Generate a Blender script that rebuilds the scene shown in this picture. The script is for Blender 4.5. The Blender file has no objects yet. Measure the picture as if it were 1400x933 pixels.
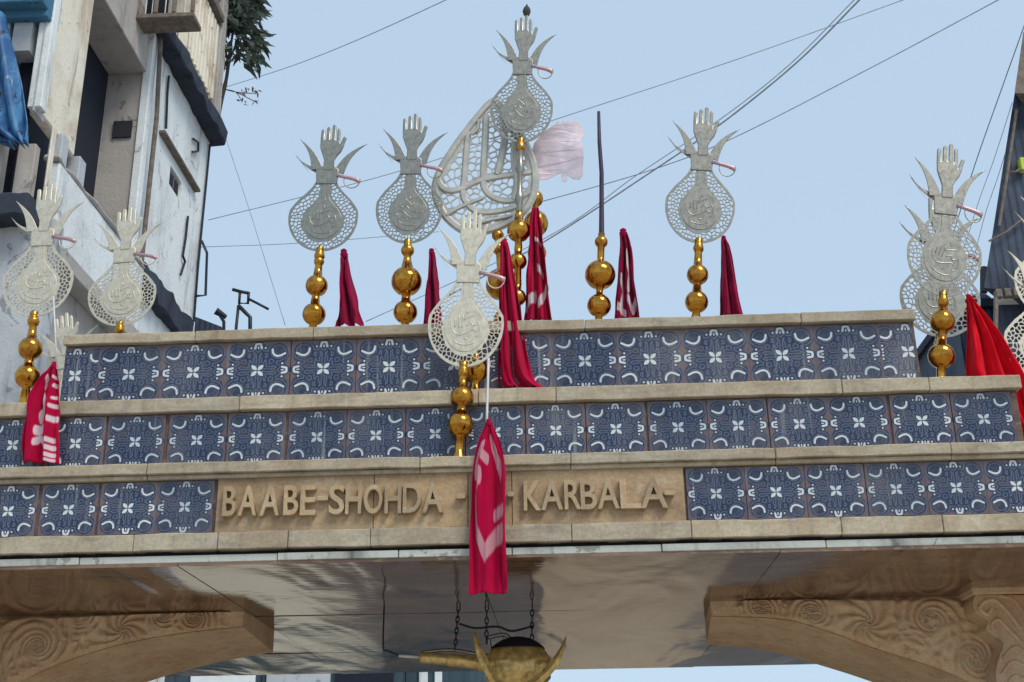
import bpy, bmesh, math, random
from mathutils import Vector, Matrix, noise as mnoise
R_ = math.radians
random.seed(7)
SC = bpy.context.scene
COL = SC.collection

# ------------------------------------------------------------------ camera
F, CX, CY = 1700.0, 700.0, 466.5
CAM = Vector((0, -8.26, 1.65))
PITCH, YAW, ROLL = R_(21.3), R_(2.35), R_(0.85)
fw = Vector((-math.sin(YAW) * math.cos(PITCH), math.cos(YAW) * math.cos(PITCH), math.sin(PITCH)))
rt0 = Vector((math.cos(YAW), math.sin(YAW), 0))
up0 = rt0.cross(fw)
rt = rt0 * math.cos(ROLL) - up0 * math.sin(ROLL)
up = rt.cross(fw)
cd = bpy.data.cameras.new('camera'); cam = bpy.data.objects.new('camera', cd); COL.objects.link(cam)
cd.sensor_fit = 'HORIZONTAL'; cd.sensor_width = 36; cd.lens = F / 1400 * 36
cd.clip_start = 0.1; cd.clip_end = 2000
m = Matrix.Identity(4)
for i in range(3):
    m[i][0], m[i][1], m[i][2], m[i][3] = rt[i], up[i], -fw[i], CAM[i]
cam.matrix_world = m
SC.camera = cam

# ------------------------------------------------------------------ light
SUN_EL, SUN_AZ = 50, 140       # azimuth the light comes from: 0 = +Y, 90 = +X
w = bpy.data.worlds.new('World'); SC.world = w; w.use_nodes = True
nt = w.node_tree; bg = nt.nodes['Background']
sky = nt.nodes.new('ShaderNodeTexSky'); sky.sky_type = 'NISHITA'; sky.sun_disc = False
sky.sun_elevation = R_(SUN_EL); sky.sun_rotation = R_(SUN_AZ); sky.air_density = 1.0; sky.dust_density = 2.0; sky.ozone_density = 1.5
mx = nt.nodes.new('ShaderNodeMix'); mx.data_type = 'RGBA'; mx.inputs[0].default_value = 0.7
nt.links.new(sky.outputs[0], mx.inputs[6]); mx.inputs[7].default_value = (5.85, 7.6, 9.35, 1)
nt.links.new(mx.outputs[2], bg.inputs[0]); bg.inputs[1].default_value = 0.1
sd = bpy.data.lights.new('sun', 'SUN'); sd.energy = 2.0; sd.angle = R_(24); sd.color = (1, .95, .87)
sun = bpy.data.objects.new('sun', sd); COL.objects.link(sun)
az, el = R_(SUN_AZ), R_(SUN_EL)
sun.rotation_euler = Vector((math.sin(az) * math.cos(el), math.cos(az) * math.cos(el), math.sin(el))).to_track_quat('Z', 'Y').to_euler()
vs = SC.view_settings
vs.view_transform = 'Standard'; vs.look = 'None'; vs.exposure = 0.15; vs.gamma = 1; vs.use_curve_mapping = False
SC.cycles.max_bounces = 8

# ------------------------------------------------------------------ pixel -> place (photo pixels, 1400 wide)
def ray(px, py):
    return (fw + rt * ((px - CX) / F) + up * ((CY - py) / F))
def at_y(px, py, Y):
    d = ray(px, py); return CAM + d * ((Y - CAM.y) / d.y)
def at_x(px, py, X):
    d = ray(px, py); return CAM + d * ((X - CAM.x) / d.x)
def at_z(px, py, Z):
    d = ray(px, py); return CAM + d * ((Z - CAM.z) / d.z)
def mpp(p):                      # metres per photo pixel at a point
    return (p - CAM).dot(fw) / F
def lin(r, g, b, k=1.0):
    f = lambda c: ((c / 255 + .055) / 1.055) ** 2.4 if c > 10 else c / 255 / 12.92
    return (f(r) * k, f(g) * k, f(b) * k, 1)

# ------------------------------------------------------------------ mesh helpers
def tag(o, label, cat, group=None):
    o['label'] = label; o['category'] = cat
    if group: o['group'] = group
    return o
def empty(name, loc=(0, 0, 0)):
    o = bpy.data.objects.new(name, None); COL.objects.link(o); o.location = loc; o.empty_display_size = .1
    return o
def link(name, me, mat=None, parent=None, kind=None):
    o = bpy.data.objects.new(name, me); COL.objects.link(o)
    if mat is not None and not me.materials: me.materials.append(mat)
    if parent is not None: o.parent = parent
    if kind: o['kind'] = kind
    return o
def mesh(name, v, f, smooth=False):
    me = bpy.data.meshes.new(name); me.from_pydata([tuple(x) for x in v], [], f); me.update()
    bm = bmesh.new(); bm.from_mesh(me); bmesh.ops.recalc_face_normals(bm, faces=bm.faces); bm.to_mesh(me); bm.free()
    if smooth:
        for p in me.polygons: p.use_smooth = True
    return me
class MB:
    def __init__(s): s.v = []; s.f = []
    def add(s, v, f):
        n = len(s.v); s.v += [Vector(x) for x in v]; s.f += [tuple(i + n for i in q) for q in f]; return s
    def box(s, x0, x1, y0, y1, z0, z1):
        return s.hexa([(x0, y0, z0), (x1, y0, z0), (x1, y1, z0), (x0, y1, z0)], [(x0, y0, z1), (x1, y0, z1), (x1, y1, z1), (x0, y1, z1)])
    def hexa(s, a, b):
        return s.add(list(a) + list(b), [(3, 2, 1, 0), (4, 5, 6, 7), (0, 1, 5, 4), (1, 2, 6, 5), (2, 3, 7, 6), (3, 0, 4, 7)])
    def prism(s, pts, vec):       # convex or simple polygon pushed along vec
        n = len(pts); vec = Vector(vec); p = [Vector(q) for q in pts]
        return s.add(p + [q + vec for q in p], [tuple(range(n - 1, -1, -1)), tuple(range(n, 2 * n))] + [(i, (i + 1) % n, n + (i + 1) % n, n + i) for i in range(n)])
    def tube(s, pts, r, n=8, caps=True):
        pts = [Vector(p) for p in pts]; rs = r if isinstance(r, (list, tuple)) else [r] * len(pts)
        vv = []; ff = []; prev = None
        for i, p in enumerate(pts):
            t = (pts[min(i + 1, len(pts) - 1)] - pts[max(i - 1, 0)]).normalized()
            a = t.cross(Vector((0, 1, 0))) if prev is None else prev - t * prev.dot(t)
            if a.length < 1e-4: a = t.cross(Vector((1, 0, 0)))
            a.normalize(); prev = a; b = t.cross(a)
            for k in range(n):
                c = 2 * math.pi * k / n; vv.append(p + (a * math.cos(c) + b * math.sin(c)) * rs[i])
        for i in range(len(pts) - 1):
            for k in range(n):
                ff.append((i * n + k, i * n + (k + 1) % n, (i + 1) * n + (k + 1) % n, (i + 1) * n + k))
        if caps: ff += [tuple(range(n - 1, -1, -1)), tuple((len(pts) - 1) * n + k for k in range(n))]
        return s.add(vv, ff)
    def lathe(s, prof, n=24, at=(0, 0, 0)):      # prof: (r, z)
        at = Vector(at); vv = []; ff = []
        for r, z in prof:
            for k in range(n):
                c = 2 * math.pi * k / n; vv.append(at + Vector((r * math.cos(c), r * math.sin(c), z)))
        for i in range(len(prof) - 1):
            for k in range(n):
                ff.append((i * n + k, i * n + (k + 1) % n, (i + 1) * n + (k + 1) % n, (i + 1) * n + k))
        ff += [tuple(range(n - 1, -1, -1)), tuple((len(prof) - 1) * n + k for k in range(n))]
        return s.add(vv, ff)
    def build(s, name, mat, parent=None, smooth=False, bevel=0, kind=None):
        me = mesh(name, s.v, s.f, smooth)
        if bevel:
            bm = bmesh.new(); bm.from_mesh(me)
            bmesh.ops.bevel(bm, geom=bm.edges[:], offset=bevel, segments=1, affect='EDGES', clamp_overlap=True)
            bm.to_mesh(me); bm.free()
        if smooth: me.set_sharp_from_angle(angle=R_(40))
        return link(name, me, mat, parent, kind)
def rough(o, amp, cuts=14):
    bm = bmesh.new(); bm.from_mesh(o.data)
    es = sorted(bm.edges, key=lambda e: -e.calc_length()); L = es[0].calc_length()
    bmesh.ops.subdivide_edges(bm, edges=[e for e in bm.edges if e.calc_length() > L * .6], cuts=cuts, use_grid_fill=True)
    bm.verts.ensure_lookup_table()
    for v in bm.verts:
        q = v.co * 3.1; v.co += Vector((mnoise.noise(q), mnoise.noise(q + Vector((7, 3, 1))) * .4, mnoise.noise(q * 1.7 + Vector((2, 9, 4))))) * amp
    bm.to_mesh(o.data); bm.free()
def smoothpts(p, n=6, closed=False):          # Catmull-Rom
    p = [Vector(q) for q in p]; out = []; N = len(p)
    for i in range(N if closed else N - 1):
        g = (lambda k: p[k % N]) if closed else (lambda k: p[max(0, min(N - 1, k))])
        a, b, c, d = g(i - 1), g(i), g(i + 1), g(i + 2)
        for k in range(n):
            t = k / n
            out.append(.5 * ((2 * b) + (c - a) * t + (2 * a - 5 * b + 4 * c - d) * t * t + (3 * b - a - 3 * c + d) * t ** 3))
    if not closed: out.append(p[-1])
    return out
def plate(name, outer, holes, thick, bevel=0.0):
    """flat sheet with holes; outline in (x, z), thickness along y"""
    cu = bpy.data.curves.new(name, 'CURVE'); cu.dimensions = '2D'; cu.fill_mode = 'BOTH'
    cu.extrude = thick / 2 - bevel; cu.bevel_depth = bevel; cu.bevel_resolution = 1 if bevel else 0
    cu.offset = -bevel
    for poly in [outer] + holes:
        sp = cu.splines.new('POLY'); sp.points.add(len(poly) - 1); sp.use_cyclic_u = True
        for q, c in zip(sp.points, poly): q.co = (c[0], c[1], 0, 1)
    o = bpy.data.objects.new(name, cu); COL.objects.link(o)
    dg = bpy.context.evaluated_depsgraph_get()
    me = bpy.data.meshes.new_from_object(o.evaluated_get(dg))
    bpy.data.objects.remove(o); bpy.data.curves.remove(cu)
    me.transform(Matrix(((1, 0, 0, 0), (0, 0, -1, 0), (0, 1, 0, 0), (0, 0, 0, 1))))
    me.name = name
    return me
def inside(p, poly):
    c = False; x, y = p; n = len(poly); j = n - 1
    for i in range(n):
        xi, yi = poly[i]; xj, yj = poly[j]
        if (yi > y) != (yj > y) and x < (xj - xi) * (y - yi) / (yj - yi) + xi: c = not c
        j = i
    return c
def dpoly(p, line, closed=True):
    best = 9e9; n = len(line); x, y = p
    for i in range(n if closed else n - 1):
        ax, ay = line[i]; bx, by = line[(i + 1) % n]; dx, dy = bx - ax, by - ay
        L = dx * dx + dy * dy or 1e-12
        t = max(0, min(1, ((x - ax) * dx + (y - ay) * dy) / L))
        best = min(best, (x - ax - t * dx) ** 2 + (y - ay - t * dy) ** 2)
    return math.sqrt(best)
def filigree(ok, dummies, bbox, spacing, strut, rng, tries=5000):
    """cut-outs between thin struts: shrunken Voronoi cells of random points"""
    pts = []
    for _ in range(tries):
        p = (rng.uniform(bbox[0], bbox[1]), rng.uniform(bbox[2], bbox[3]))
        if not ok(p): continue
        s = spacing * rng.uniform(.6, 1.15)
        if all((p[0] - q[0]) ** 2 + (p[1] - q[1]) ** 2 > s * s for q in pts): pts.append(p)
    allp = pts + dummies; holes = []
    for i, p in enumerate(pts):
        h = spacing * 1.1
        cell = [(p[0] - h, p[1] - h), (p[0] + h, p[1] - h), (p[0] + h, p[1] + h), (p[0] - h, p[1] + h)]
        for j, q in enumerate(allp):
            if j == i: continue
            dx, dy = q[0] - p[0], q[1] - p[1]; d = math.hypot(dx, dy)
            if d > 3 * spacing or d < 1e-6: continue
            nx, ny = dx / d, dy / d; lim = d / 2 - strut / 2; new = []
            for k in range(len(cell)):
                a, b = cell[k], cell[(k + 1) % len(cell)]
                da = (a[0] - p[0]) * nx + (a[1] - p[1]) * ny - lim; db = (b[0] - p[0]) * nx + (b[1] - p[1]) * ny - lim
                if da <= 0: new.append(a)
                if da * db < 0:
                    t = da / (da - db); new.append((a[0] + (b[0] - a[0]) * t, a[1] + (b[1] - a[1]) * t))
            cell = new
            if len(cell) < 3: break
        if len(cell) < 3: continue
        area = abs(sum(cell[k][0] * cell[(k + 1) % len(cell)][1] - cell[(k + 1) % len(cell)][0] * cell[k][1] for k in range(len(cell)))) / 2
        if area < (spacing * .3) ** 2: continue
        ch = []
        for k in range(len(cell)):
            a, b = cell[k], cell[(k + 1) % len(cell)]
            ch += [(a[0] * .75 + b[0] * .25, a[1] * .75 + b[1] * .25), (a[0] * .25 + b[0] * .75, a[1] * .25 + b[1] * .75)]
        holes.append(ch)
    return holes

# ------------------------------------------------------------------ materials
class NB:
    """small wrapper to write node graphs as expressions"""
    def __init__(s, name):
        s.m = bpy.data.materials.new(name); s.m.use_nodes = True; s.t = s.m.node_tree
        s.b = s.t.nodes['Principled BSDF']
    def put(s, sock, v):
        if isinstance(v, bpy.types.NodeSocket): s.t.links.new(v, sock)
        elif isinstance(v, (int, float)) or sock.type != 'RGBA': sock.default_value = v
        else: sock.default_value = tuple(v)[:3] + (1,)
    def M(s, op, a, b=0.0, c=None, clamp=False):
        n = s.t.nodes.new('ShaderNodeMath'); n.operation = op; n.use_clamp = clamp
        s.put(n.inputs[0], a); s.put(n.inputs[1], b)
        if c is not None: s.put(n.inputs[2], c)
        return n.outputs[0]
    def mix(s, fac, a, b, mode='MIX'):
        n = s.t.nodes.new('ShaderNodeMix'); n.data_type = 'RGBA'; n.blend_type = mode
        s.put(n.inputs[0], fac); s.put(n.inputs[6], a); s.put(n.inputs[7], b); return n.outputs[2]
    def co(s, kind='Object', scale=(1, 1, 1)):
        n = s.t.nodes.new('ShaderNodeTexCoord'); mp = s.t.nodes.new('ShaderNodeMapping')
        mp.inputs['Scale'].default_value = scale; s.t.links.new(n.outputs[kind], mp.inputs[0]); return mp.outputs[0]
    def pos(s, scale=(1, 1, 1)):
        n = s.t.nodes.new('ShaderNodeNewGeometry'); mp = s.t.nodes.new('ShaderNodeMapping')
        mp.inputs['Scale'].default_value = scale; s.t.links.new(n.outputs['Position'], mp.inputs[0]); return mp.outputs[0]
    def noise(s, co, scale, detail=4, rough=.55, dist=0):
        n = s.t.nodes.new('ShaderNodeTexNoise'); s.put(n.inputs['Vector'], co)
        n.inputs['Scale'].default_value = scale; n.inputs['Detail'].default_value = detail
        n.inputs['Roughness'].default_value = rough; n.inputs['Distortion'].default_value = dist; return n.outputs[0]
    def ramp(s, v, lo, hi):
        n = s.t.nodes.new('ShaderNodeMapRange'); s.put(n.inputs[0], v); n.inputs[1].default_value = lo; n.inputs[2].default_value = hi
        n.interpolation_type = 'SMOOTHSTEP'; return n.outputs[0]
    def rand(s):
        return s.t.nodes.new('ShaderNodeObjectInfo').outputs['Random']
    def bump(s, h, strength=.3, dist=.01):
        n = s.t.nodes.new('ShaderNodeBump'); n.inputs['Strength'].default_value = strength; n.inputs['Distance'].default_value = dist
        s.put(n.inputs['Height'], h); s.t.links.new(n.outputs[0], s.b.inputs['Normal'])
    def out(s, base, rough=.6, metal=0.0, spec=None):
        s.put(s.b.inputs['Base Color'], base); s.put(s.b.inputs['Roughness'], rough); s.put(s.b.inputs['Metallic'], metal)
        if spec is not None: s.b.inputs['Specular IOR Level'].default_value = spec
        return s.m
    # signed distances
    def seg(s, x, y, a, b):
        dx, dy = b[0] - a[0], b[1] - a[1]; L = dx * dx + dy * dy
        px = s.M('SUBTRACT', x, a[0]); py = s.M('SUBTRACT', y, a[1])
        h = s.M('MULTIPLY_ADD', px, dx / L, s.M('MULTIPLY', py, dy / L), clamp=True)
        ex = s.M('MULTIPLY_ADD', h, -dx, px); ey = s.M('MULTIPLY_ADD', h, -dy, py)
        return s.M('SQRT', s.M('MULTIPLY_ADD', ex, ex, s.M('MULTIPLY', ey, ey)))
    def line(s, x, y, pts):
        d = None
        for a, b in zip(pts, pts[1:]):
            e = s.seg(x, y, a, b); d = e if d is None else s.M('MINIMUM', d, e)
        return d
    def circ(s, x, y, c):
        px = s.M('SUBTRACT', x, c[0]); py = s.M('SUBTRACT', y, c[1])
        return s.M('SQRT', s.M('MULTIPLY_ADD', px, px, s.M('MULTIPLY', py, py)))

def stone(name, c1, c2, c3, scale=1.0, rough=.75, bump=.25, streak=.5, layer=True):
    n = NB(name); p = n.pos()
    a = n.noise(p, 2.2 * scale, 6, .6, .4); b = n.noise(n.pos((1.2, 3, 9)), 2.0 * scale, 5, .65, .8)
    g = n.noise(p, 60 * scale, 3, .7)
    col = n.mix(n.ramp(a, .35, .68), c1, c2)
    if layer: col = n.mix(n.M('MULTIPLY', n.ramp(b, .45, .75), streak), col, c3)
    drip = n.noise(n.pos((7, 7, .6)), 2.0, 5, .6)
    col = n.mix(n.M('MULTIPLY', n.ramp(drip, .52, .78), .38), col, tuple(x * .35 for x in c3[:3]))
    bl_ = n.noise(n.pos((1, 1, 1.6)), 7 * scale, 6, .7, .5)
    col = n.mix(n.M('MULTIPLY', n.ramp(bl_, .5, .72), .42), col, tuple(x * .45 for x in c3[:3]))
    col = n.mix(n.M('MULTIPLY', n.ramp(bl_, .46, .3), .3), col, (.72, .69, .62))
    col = n.mix(n.ramp(g, .3, .75), n.mix(.24, col, (0, 0, 0)), col)
    rv = n.M('MULTIPLY_ADD', n.rand(), .22, .89)
    col = n.mix(1.0, col, n.mix(n.rand(), (.86, .86, .88), (1.06, 1.03, 1.0)), 'MULTIPLY')
    n.bump(n.M('MULTIPLY_ADD', g, .5, n.M('MULTIPLY', b, 1.0)), bump, .01)
    return n.out(col, rough)
def plain(name, c, rough=.6, metal=0.0, var=.25, scale=6, spec=None, bump=0, obj=False):
    n = NB(name); p = n.co() if obj else n.pos()
    a = n.noise(p, scale, 5, .6, .3)
    col = n.mix(n.ramp(a, .3, .72), tuple(x * (1 - var) for x in c[:3]), tuple(min(1, x * (1 + var * .5)) for x in c[:3]))
    if bump: n.bump(n.noise(p, scale * 6, 4), bump, .004)
    return n.out(col, n.M('MULTIPLY_ADD', a, .2, rough - .1), metal, spec)
def plaster(name, c, dirt, amount=.6, soot=.5):
    n = NB(name); p = n.pos()
    pe = n.noise(p, 2.6, 8, .72, 1.0)
    a = n.noise(p, .9, 7, .62, .6); d = n.noise(n.pos((3, 3, .35)), 1.3, 7, .65, .3); f = n.noise(p, 18, 5, .7)
    col = n.mix(n.M('MULTIPLY', n.ramp(a, .45, .75), amount), c, dirt)
    col = n.mix(n.M('MULTIPLY', n.ramp(d, .52, .74), soot), col, tuple(x * .3 for x in dirt[:3]))
    col = n.mix(n.M('MULTIPLY', n.ramp(f, .55, .8), .3), col, tuple(x * .5 for x in dirt[:3]))
    peel = n.ramp(pe, .60, .63)
    col = n.mix(n.M('MULTIPLY', peel, .55), col, tuple(x * .62 for x in dirt[:3]))
    n.bump(n.M('SUBTRACT', n.M('ADD', f, n.M('MULTIPLY', a, 2)), n.M('MULTIPLY', peel, 1.2)), .45, .02)
    return n.out(col, .9, 0, .2)

M = {}
M['stone'] = stone('beige_stone', lin(200, 188, 162), lin(174, 156, 130), lin(158, 146, 130), .8, streak=.7)
M['stone_panel'] = stone('tan_stone', lin(192, 166, 128), lin(170, 142, 108), lin(160, 132, 108), .7, streak=.5)
M['stone_letter'] = stone('letter_stone', lin(194, 170, 134), lin(174, 150, 114), lin(170, 150, 122), 1.2, layer=False, bump=.15)
M['stone_carved'] = stone('carved_sandstone', lin(242, 212, 172), lin(228, 188, 148), lin(212, 172, 136), 1.3, rough=.8, bump=.3, streak=.4)
M['backing'] = stone('grout_brown', lin(120, 98, 88), lin(98, 80, 76), lin(84, 72, 70), 1.5, rough=.85)
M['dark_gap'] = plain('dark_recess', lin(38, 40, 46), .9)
M['white_edge'] = plaster('white_painted_edge', lin(190, 192, 184), lin(120, 118, 110), .7, .9)
def marble():
    n = NB('polished_brown_marble'); p = n.pos((.5, 1.4, 1)); q = n.pos((.35, 1.0, 1))
    a = n.noise(p, 1.1, 6, .6, 1.4); v = n.noise(q, 2.4, 8, .65, 2.2)
    col = n.mix(n.ramp(a, .35, .7), lin(90, 66, 56), lin(128, 100, 82))
    vein = n.M('ABSOLUTE', n.M('SUBTRACT', v, .5))
    col = n.mix(n.M('MULTIPLY', n.ramp(vein, .035, .0), .3), col, lin(176, 156, 126))
    n.bump(n.M('MULTIPLY_ADD', n.noise(n.pos((1, 2.2, 1)), 7.0, 3, .5), .035, n.noise(n.pos((1, .35, 1)), 1.2, 2, .4, .9)), .8, .05)
    n.b.inputs['Specular Tint'].default_value = (1, .82, .64, 1)
    return n.out(col, n.M('MULTIPLY_ADD', a, .12, .03), 0, .75)
M['marble'] = marble()
def tile_mat():
    n = NB('glazed_blue_tile'); tc = n.t.nodes.new('ShaderNodeUVMap').outputs[0]
    sx = n.t.nodes.new('ShaderNodeSeparateXYZ'); n.put(sx.inputs[0], tc)
    x0, y0 = sx.outputs[0], sx.outputs[1]
    u = n.M('ABSOLUTE', x0); v = n.M('ABSOLUTE', y0)
    hi = n.M('MAXIMUM', u, v); lo = n.M('MINIMUM', u, v)
    lobe = n.circ(u, v, (.56, .54))
    mid = n.M('MULTIPLY', n.M('ADD', u, v), .62)
    fld = n.M('MINIMUM', n.M('SUBTRACT', lobe, .40), n.M('SUBTRACT', mid, .66))
    wob = n.noise(tc, 9, 4, .6, .5)
    fld = n.M('ADD', fld, n.M('MULTIPLY', n.M('SUBTRACT', wob, .5), .05))
    blue = n.ramp(fld, .02, -.02)
    # lace of darker and paler blue
    r1 = n.M('ABSOLUTE', n.M('SUBTRACT', n.circ(u, v, (.42, .30)), .12))
    r2 = n.M('ABSOLUTE', n.M('SUBTRACT', n.circ(u, v, (.62, .62)), .27))
    r3 = n.M('ABSOLUTE', n.M('SUBTRACT', n.circ(u, v, (.24, .50)), .11))
    r4 = n.line(hi, lo, [(.20, .0), (.55, .0), (.66, .12), (.50, .20), (.30, .16)])
    ring = n.M('MINIMUM', n.M('MINIMUM', r1, r2), n.M('MINIMUM', r3, r4))
    lace = n.ramp(ring, .03, .008)
    blot = n.ramp(n.circ(u, v, (.42, .30)), .09, .06)
    b1 = lin(58, 72, 98); b2 = lin(32, 42, 68)
    fine = n.ramp(n.noise(tc, 7, 5, .7, 1.0), .35, .7)
    field = n.mix(fine, b2, b1)
    field = n.mix(n.M('MULTIPLY', n.M('MAXIMUM', lace, n.M('MULTIPLY', blot, .6)), .8), field, lin(22, 28, 58))
    ring2 = n.ramp(n.M('ABSOLUTE', n.M('SUBTRACT', ring, .045)), .014, .004)
    field = n.mix(n.M('MULTIPLY', ring2, .6), field, lin(120, 140, 170))
    field = n.mix(n.M('MULTIPLY', n.ramp(n.noise(tc, 3.5, 5, .7, .8), .46, .68), .7), field, lin(86, 78, 86))
    ground = n.mix(n.noise(tc, 5, 5, .65), lin(86, 76, 86), lin(118, 98, 96))
    col = n.mix(blue, ground, field)
    # white marks
    hook = n.M('SUBTRACT', n.line(u, v, [(.44, .70), (.455, .59), (.51, .51), (.60, .47), (.70, .49), (.83, .56)]), .032)
    a = n.M('MULTIPLY', n.M('ADD', u, v), .7071); b = n.M('MULTIPLY', n.M('SUBTRACT', u, v), .7071)
    pa = n.M('POWER', n.M('DIVIDE', n.M('SUBTRACT', a, .14), .12), 2)
    pet = n.M('SUBTRACT', n.M('ABSOLUTE', b), n.M('MULTIPLY', n.M('SUBTRACT', 1.0, pa), .062))
    fl = n.M('SUBTRACT', n.line(hi, lo, [(.90, .0), (.89, .07), (.76, .10)]), .034)
    fl = n.M('MINIMUM', fl, n.M('SUBTRACT', n.seg(hi, lo, (.80, .0), (.74, .0)), .018))
    fl = n.M('MINIMUM', fl, n.M('SUBTRACT', n.circ(hi, lo, (.76, .22)), .030))
    wht = n.M('MINIMUM', n.M('MINIMUM', hook, pet), fl)
    out = n.ramp(n.M('ABSOLUTE', n.M('SUBTRACT', wht, .018)), .02, .006)
    col = n.mix(n.M('MULTIPLY', out, .6), col, lin(18, 24, 52))
    wc = n.mix(n.noise(tc, 4, 3), lin(176, 188, 198), lin(222, 228, 230))
    col = n.mix(n.ramp(wht, .010, -.008), col, wc)
    dust = n.ramp(n.noise(n.pos((1, 1, .5)), 2.6, 6, .65), .42, .75)
    col = n.mix(n.M('MULTIPLY', dust, .24), col, lin(150, 146, 142))
    col = n.mix(1.0, col, n.mix(n.rand(), (.74, .77, .82), (1.14, 1.1, 1.05)), 'MULTIPLY')
    run = n.noise(n.pos((14, 14, .7)), 1.6, 5, .6)
    col = n.mix(n.M('MULTIPLY', n.ramp(run, .58, .74), .32), col, lin(176, 178, 178))
    n.bump(n.noise(n.pos(), 30, 3), .08, .003)
    return n.out(col, n.M('MULTIPLY_ADD', dust, .25, .22), 0, .5)
M['tile'] = tile_mat()
def silver(name, c, rough=.42, metal=.75):
    n = NB(name); p = n.co()
    a = n.noise(p, 7, 6, .65, .6); g = n.noise(p, 45, 3, .6)
    col = n.mix(n.ramp(a, .32, .7), tuple(x * .76 for x in c[:3]), c)
    n.bump(n.M('MULTIPLY_ADD', g, .4, a), .14, .006)
    return n.out(col, n.M('MULTIPLY_ADD', a, .25, rough - .1), metal)
M['silver'] = silver('tarnished_silver', lin(160, 155, 143), .32, .9)  # darker copy of the metal; backlight shade put into the colour
M['silver_pale'] = silver('whitened_silver', lin(214, 206, 186), .45, .45)  # lighter copy of the same metal, without the backlight shade
M['lilac'] = silver('pale_tin', lin(216, 200, 206), .4, .5)
M['hilt'] = silver('copper_pink_hilt', lin(206, 166, 168), .4, .6)
def gold():
    n = NB('polished_brass'); a = n.noise(n.co(), 14, 4, .6, .3)
    col = n.mix(n.ramp(a, .35, .75), lin(206, 150, 62), lin(150, 92, 36))
    n.bump(n.noise(n.co(), 11, 4), .3, .012)
    du = n.ramp(n.noise(n.co(), 5, 5, .65), .45, .7)
    col = n.mix(n.M('MULTIPLY', du, .35), col, lin(120, 84, 46))
    return n.out(col, n.M('MULTIPLY_ADD', du, .28, .1), 1.0)
M['gold'] = gold()
M['gold_pale'] = plain('pale_brass', lin(226, 194, 124), .35, .5, .4, 20)
M['dark_metal'] = plain('dark_metal', lin(40, 42, 50), .5, .3)
M['rod'] = plain('white_rod', lin(214, 212, 210), .4)
M['wire'] = plain('cable', lin(172, 178, 186), .6)  # pale grey: sky glare over dark cables put into the colour
def cloth(name, c, prints=None, ink=.92):
    n = NB(name)
    uv = n.t.nodes.new('ShaderNodeUVMap').outputs[0]
    f = n.noise(uv, 6, 4, .6)
    col = n.mix(n.ramp(f, .3, .7), tuple(x * .8 for x in c[:3]), c)
    if prints:
        sx = n.t.nodes.new('ShaderNodeSeparateXYZ'); n.put(sx.inputs[0], uv); d = None
        for pts, wd in prints:
            e = n.M('SUBTRACT', n.line(sx.outputs[0], sx.outputs[1], pts), wd)
            d = e if d is None else n.M('MINIMUM', d, e)
        k = n.ramp(d, .012, -.004)
        col = n.mix(n.M('MULTIPLY', k, ink), col, lin(232, 214, 220))
    mpw = n.t.nodes.new('ShaderNodeMapping'); mpw.inputs['Scale'].default_value = (3, 1.2, 1); mpw.inputs['Rotation'].default_value = (0, 0, .35); n.put(mpw.inputs[0], uv)
    wr = n.noise(mpw.outputs[0], 5, 5, .55, 1.2); weave = n.noise(uv, 220, 2)
    n.bump(n.M('MULTIPLY_ADD', weave, .06, wr), .55, .02)
    mm = n.out(col, .92, 0, .08)
    n.b.inputs['Sheen Weight'].default_value = .08
    tr = n.t.nodes.new('ShaderNodeBsdfTranslucent'); n.put(tr.inputs[0], col)
    ms = n.t.nodes.new('ShaderNodeMixShader'); ms.inputs[0].default_value = .22
    o = n.t.nodes['Material Output']
    n.t.links.new(n.b.outputs[0], ms.inputs[1]); n.t.links.new(tr.outputs[0], ms.inputs[2]); n.t.links.new(ms.outputs[0], o.inputs[0])
    return mm
RED = lin(196, 8, 66); RED_BACKLIT = lin(160, 12, 66); SCA = lin(240, 18, 44)  # second red is darker: backlight shade put into the cloth colour
M['wall'] = plaster('grimy_white_plaster', lin(228, 232, 232), lin(150, 146, 138), .5, .75)
M['wall_cream'] = plaster('cream_plaster', lin(232, 224, 206), lin(160, 126, 96), .75, .6)
M['wall_pink'] = plaster('pinkish_plaster', lin(178, 172, 166), lin(128, 118, 110), .6, .4)
M['wall_grey'] = plaster('grey_plaster', lin(186, 190, 194), lin(110, 112, 114), .6, .6)
M['slab'] = plaster('sooty_concrete', lin(60, 66, 78), lin(34, 40, 52), .9, .8)  # dark blue-grey base, mottled darker
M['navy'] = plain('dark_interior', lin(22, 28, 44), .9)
M['wood'] = plain('weathered_wood', lin(120, 108, 98), .8, 0, .4, 12)
M['teal'] = plaster('blue_painted_plaster', lin(70, 118, 146), lin(40, 70, 96), .7, .5)
M['far_teal'] = plaster('greyed_teal_plaster', lin(66, 84, 94), lin(44, 56, 66), .7, .6)
M['glass'] = plain('window_glass', lin(60, 66, 80), .12, 0, .2, 2)
def tarp_mat():
    n = NB('blue_tarpaulin'); a = n.noise(n.pos((3, 1, .8)), 2.2, 4, .6, .8); b = n.noise(n.pos((4, 1, 1)), 3.0, 5, .6, .6)
    col = n.mix(n.ramp(a, .4, .6), lin(30, 82, 132), lin(70, 128, 172)); col = n.mix(n.ramp(b, .62, .68), col, lin(176, 178, 172)); col = n.mix(n.ramp(b, .42, .36), col, lin(18, 30, 52))
    return n.out(col, .55)
M['tarp'] = tarp_mat()
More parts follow.
